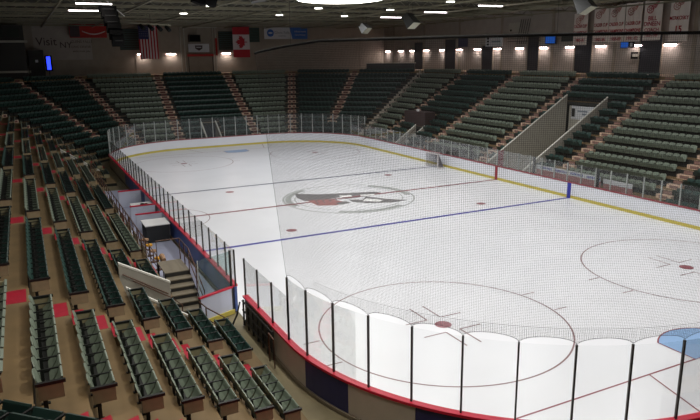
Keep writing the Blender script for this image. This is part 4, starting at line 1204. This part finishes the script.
# hanging loudspeakers and light boxes
def hung_box(x, y, z, size, lb, rz, tilt, lit=True, name='hanging_loudspeaker'):
    t = thing(name, lb, 'loudspeaker', (x, y, z), rz, 'boxes hung from the roof')
    R = Matrix.Rotation(tilt, 3, 'X')
    mb = MB(); w, d, h = size
    # tapered cabinet
    vs = [R @ Vector(v) for v in ((-w / 2, -d / 2, -h / 2), (w / 2, -d / 2, -h / 2), (w * .36, d / 2, -h * .35), (-w * .36, d / 2, -h * .35), (-w / 2, -d / 2, h / 2), (w / 2, -d / 2, h / 2), (w * .36, d / 2, h * .35), (-w * .36, d / 2, h * .35))]
    mb.faces(vs, [(3, 2, 1, 0), (4, 5, 6, 7), (0, 1, 5, 4), (1, 2, 6, 5), (2, 3, 7, 6), (3, 0, 4, 7)], 'speaker'); mb.build('cabinet', t, loc=(0, 0, 0))
    mb = MB(); vs = [R @ Vector(v) for v in ((-w * .47, -d / 2 - .02, -h * .46), (w * .47, -d / 2 - .02, -h * .46), (w * .47, -d / 2 - .02, h * .46), (-w * .47, -d / 2 - .02, h * .46))]
    vs += [v + R @ Vector((0, .015, 0)) for v in vs]
    mb.faces(vs, [(0, 1, 2, 3), (7, 6, 5, 4), (0, 4, 5, 1), (1, 5, 6, 2), (2, 6, 7, 3), (3, 7, 4, 0)], 'speaker_lit' if lit else 'black'); mb.build('grille', t, loc=(0, 0, 0))
    mb = MB()
    for a in (-1, 1): mb.tube([(a * w * .3, 0, h * .3), (a * w * .3, 0, 14.1 - z)], .015, 'dark_steel', 4)
    mb.build('bracket', t, loc=(0, 0, 0))
hung_box(-8.4, -12.3, 12.6, (1.5, 1.1, .9), 'large hanging box with bright underside before the championship banners', math.radians(-62), 1.0)
hung_box(7.3, -9.5, 12.35, (1.2, 1.1, .8), 'dark hanging box with one bright tilted face above the side wall', math.radians(-62), .9)
hung_box(19.9, -12.0, 12.3, (1.1, .8, .8), 'small bright faced hanging box far down the roof', math.radians(-58), .8)
hung_box(-4.3, 7.5, 12.75, (1.9, .8, .5), 'long dark tilted box under the roof before the scoreboard light', math.radians(-20), -.3, False)
# speaker cluster: stacked line array high over the bench side
t = thing('speaker_cluster', 'dark hanging cluster of stacked loudspeakers over the bench side', 'loudspeaker', (11.6, 12.9, 11), 0)
for i in range(6):
    mb = MB(); mb.box((11.6 - i * .09, 13.3 - i * .09, 13.1 - i * .44), (.9, 1.15 - .07 * i, .40), 'black', Matrix.Rotation(.12 * i, 3, 'Y')); mb.build('cabinet', t)
    mb = MB(); mb.box((11.14 - i * .09, 13.3 - i * .09, 13.08 - i * .44), (.03, .8 - .05 * i, .03), 'speaker', Matrix.Rotation(.12 * i, 3, 'Y')); mb.build('trim_strip', t)
mb = MB(); mb.tube([(11.6, 13.4, 12.9), (11.6, 13.4, 14.1)], .02, 'dark_steel', 4); mb.tube([(11.0, 13.9, 14.1), (11.4, 12.2, 12.6)], .03, 'white', 6); mb.build('bracket', t)
# spotlight bar before the striped flag
t = thing('spotlight_bar', 'black bar of spotlights hanging in front of the striped flag', 'spotlights', (22.8, 8.5, 12.3))
mb = MB(); mb.tube([(22.8, 10.2, 12.75), (22.8, 6.6, 12.55)], .05, 'steel', 8); mb.build('bar', t)
for i in range(4):
    y = 9.3 - i * .75; mb = MB(); mb.tube([(22.8, y, 12.55 - i * .04), (22.4, y - .25, 12.2 - i * .04)], [.14, .2], 'black', 10); mb.build('spotlight', t)
mb = MB(); mb.tube([(22.8, 8.4, 12.6), (22.8, 8.4, 14.1)], .015, 'dark_steel', 4); mb.build('hanger_cable', t)
t = thing('speaker_cluster', 'black loudspeaker pair hanging nearest under the roof by the spotlights', 'loudspeaker', (2.6, 8.6, 12.6))
for i in range(2):
    mb = MB(); mb.box((2.6, 9.0 - i * .75, 13.15 - i * .12), (.7, .7, .5), 'black', Matrix.Rotation(.3, 3, 'X')); mb.build('cabinet', t)
mb = MB(); mb.tube([(2.6, 8.6, 13.2), (2.6, 8.6, 14.1)], .02, 'dark_steel', 4); mb.build('bracket', t)

# small things by the floor: pink tray on the concourse by the front row
t = thing('paper_plate', 'pink reddish round tray lying on the floor beside the front row seats', 'tray', (-21.2, 13.78, 0))
mb = MB(); mb.tube([(-21.15, 13.72, -.03), (-21.15, 13.72, .0)], [.2, .24], 'cap_dull', 16); mb.build('tray', t)

# world: the building is closed, leave a trace of ambient
w = bpy.data.worlds.new('world'); sc.world = w; w.use_nodes = True
w.node_tree.nodes['Background'].inputs[0].default_value = (.02, .02, .02, 1)
sc.view_settings.view_transform = 'Standard'; sc.view_settings.look = 'None'; sc.view_settings.exposure = 0; sc.view_settings.gamma = 1
sc.view_settings.use_curve_mapping = False
sc.cycles.transparent_max_bounces = 48; sc.cycles.max_bounces = 6; sc.cycles.diffuse_bounces = 3
sc.cycles.sample_clamp_indirect = 4
sc.cycles.use_denoising = True
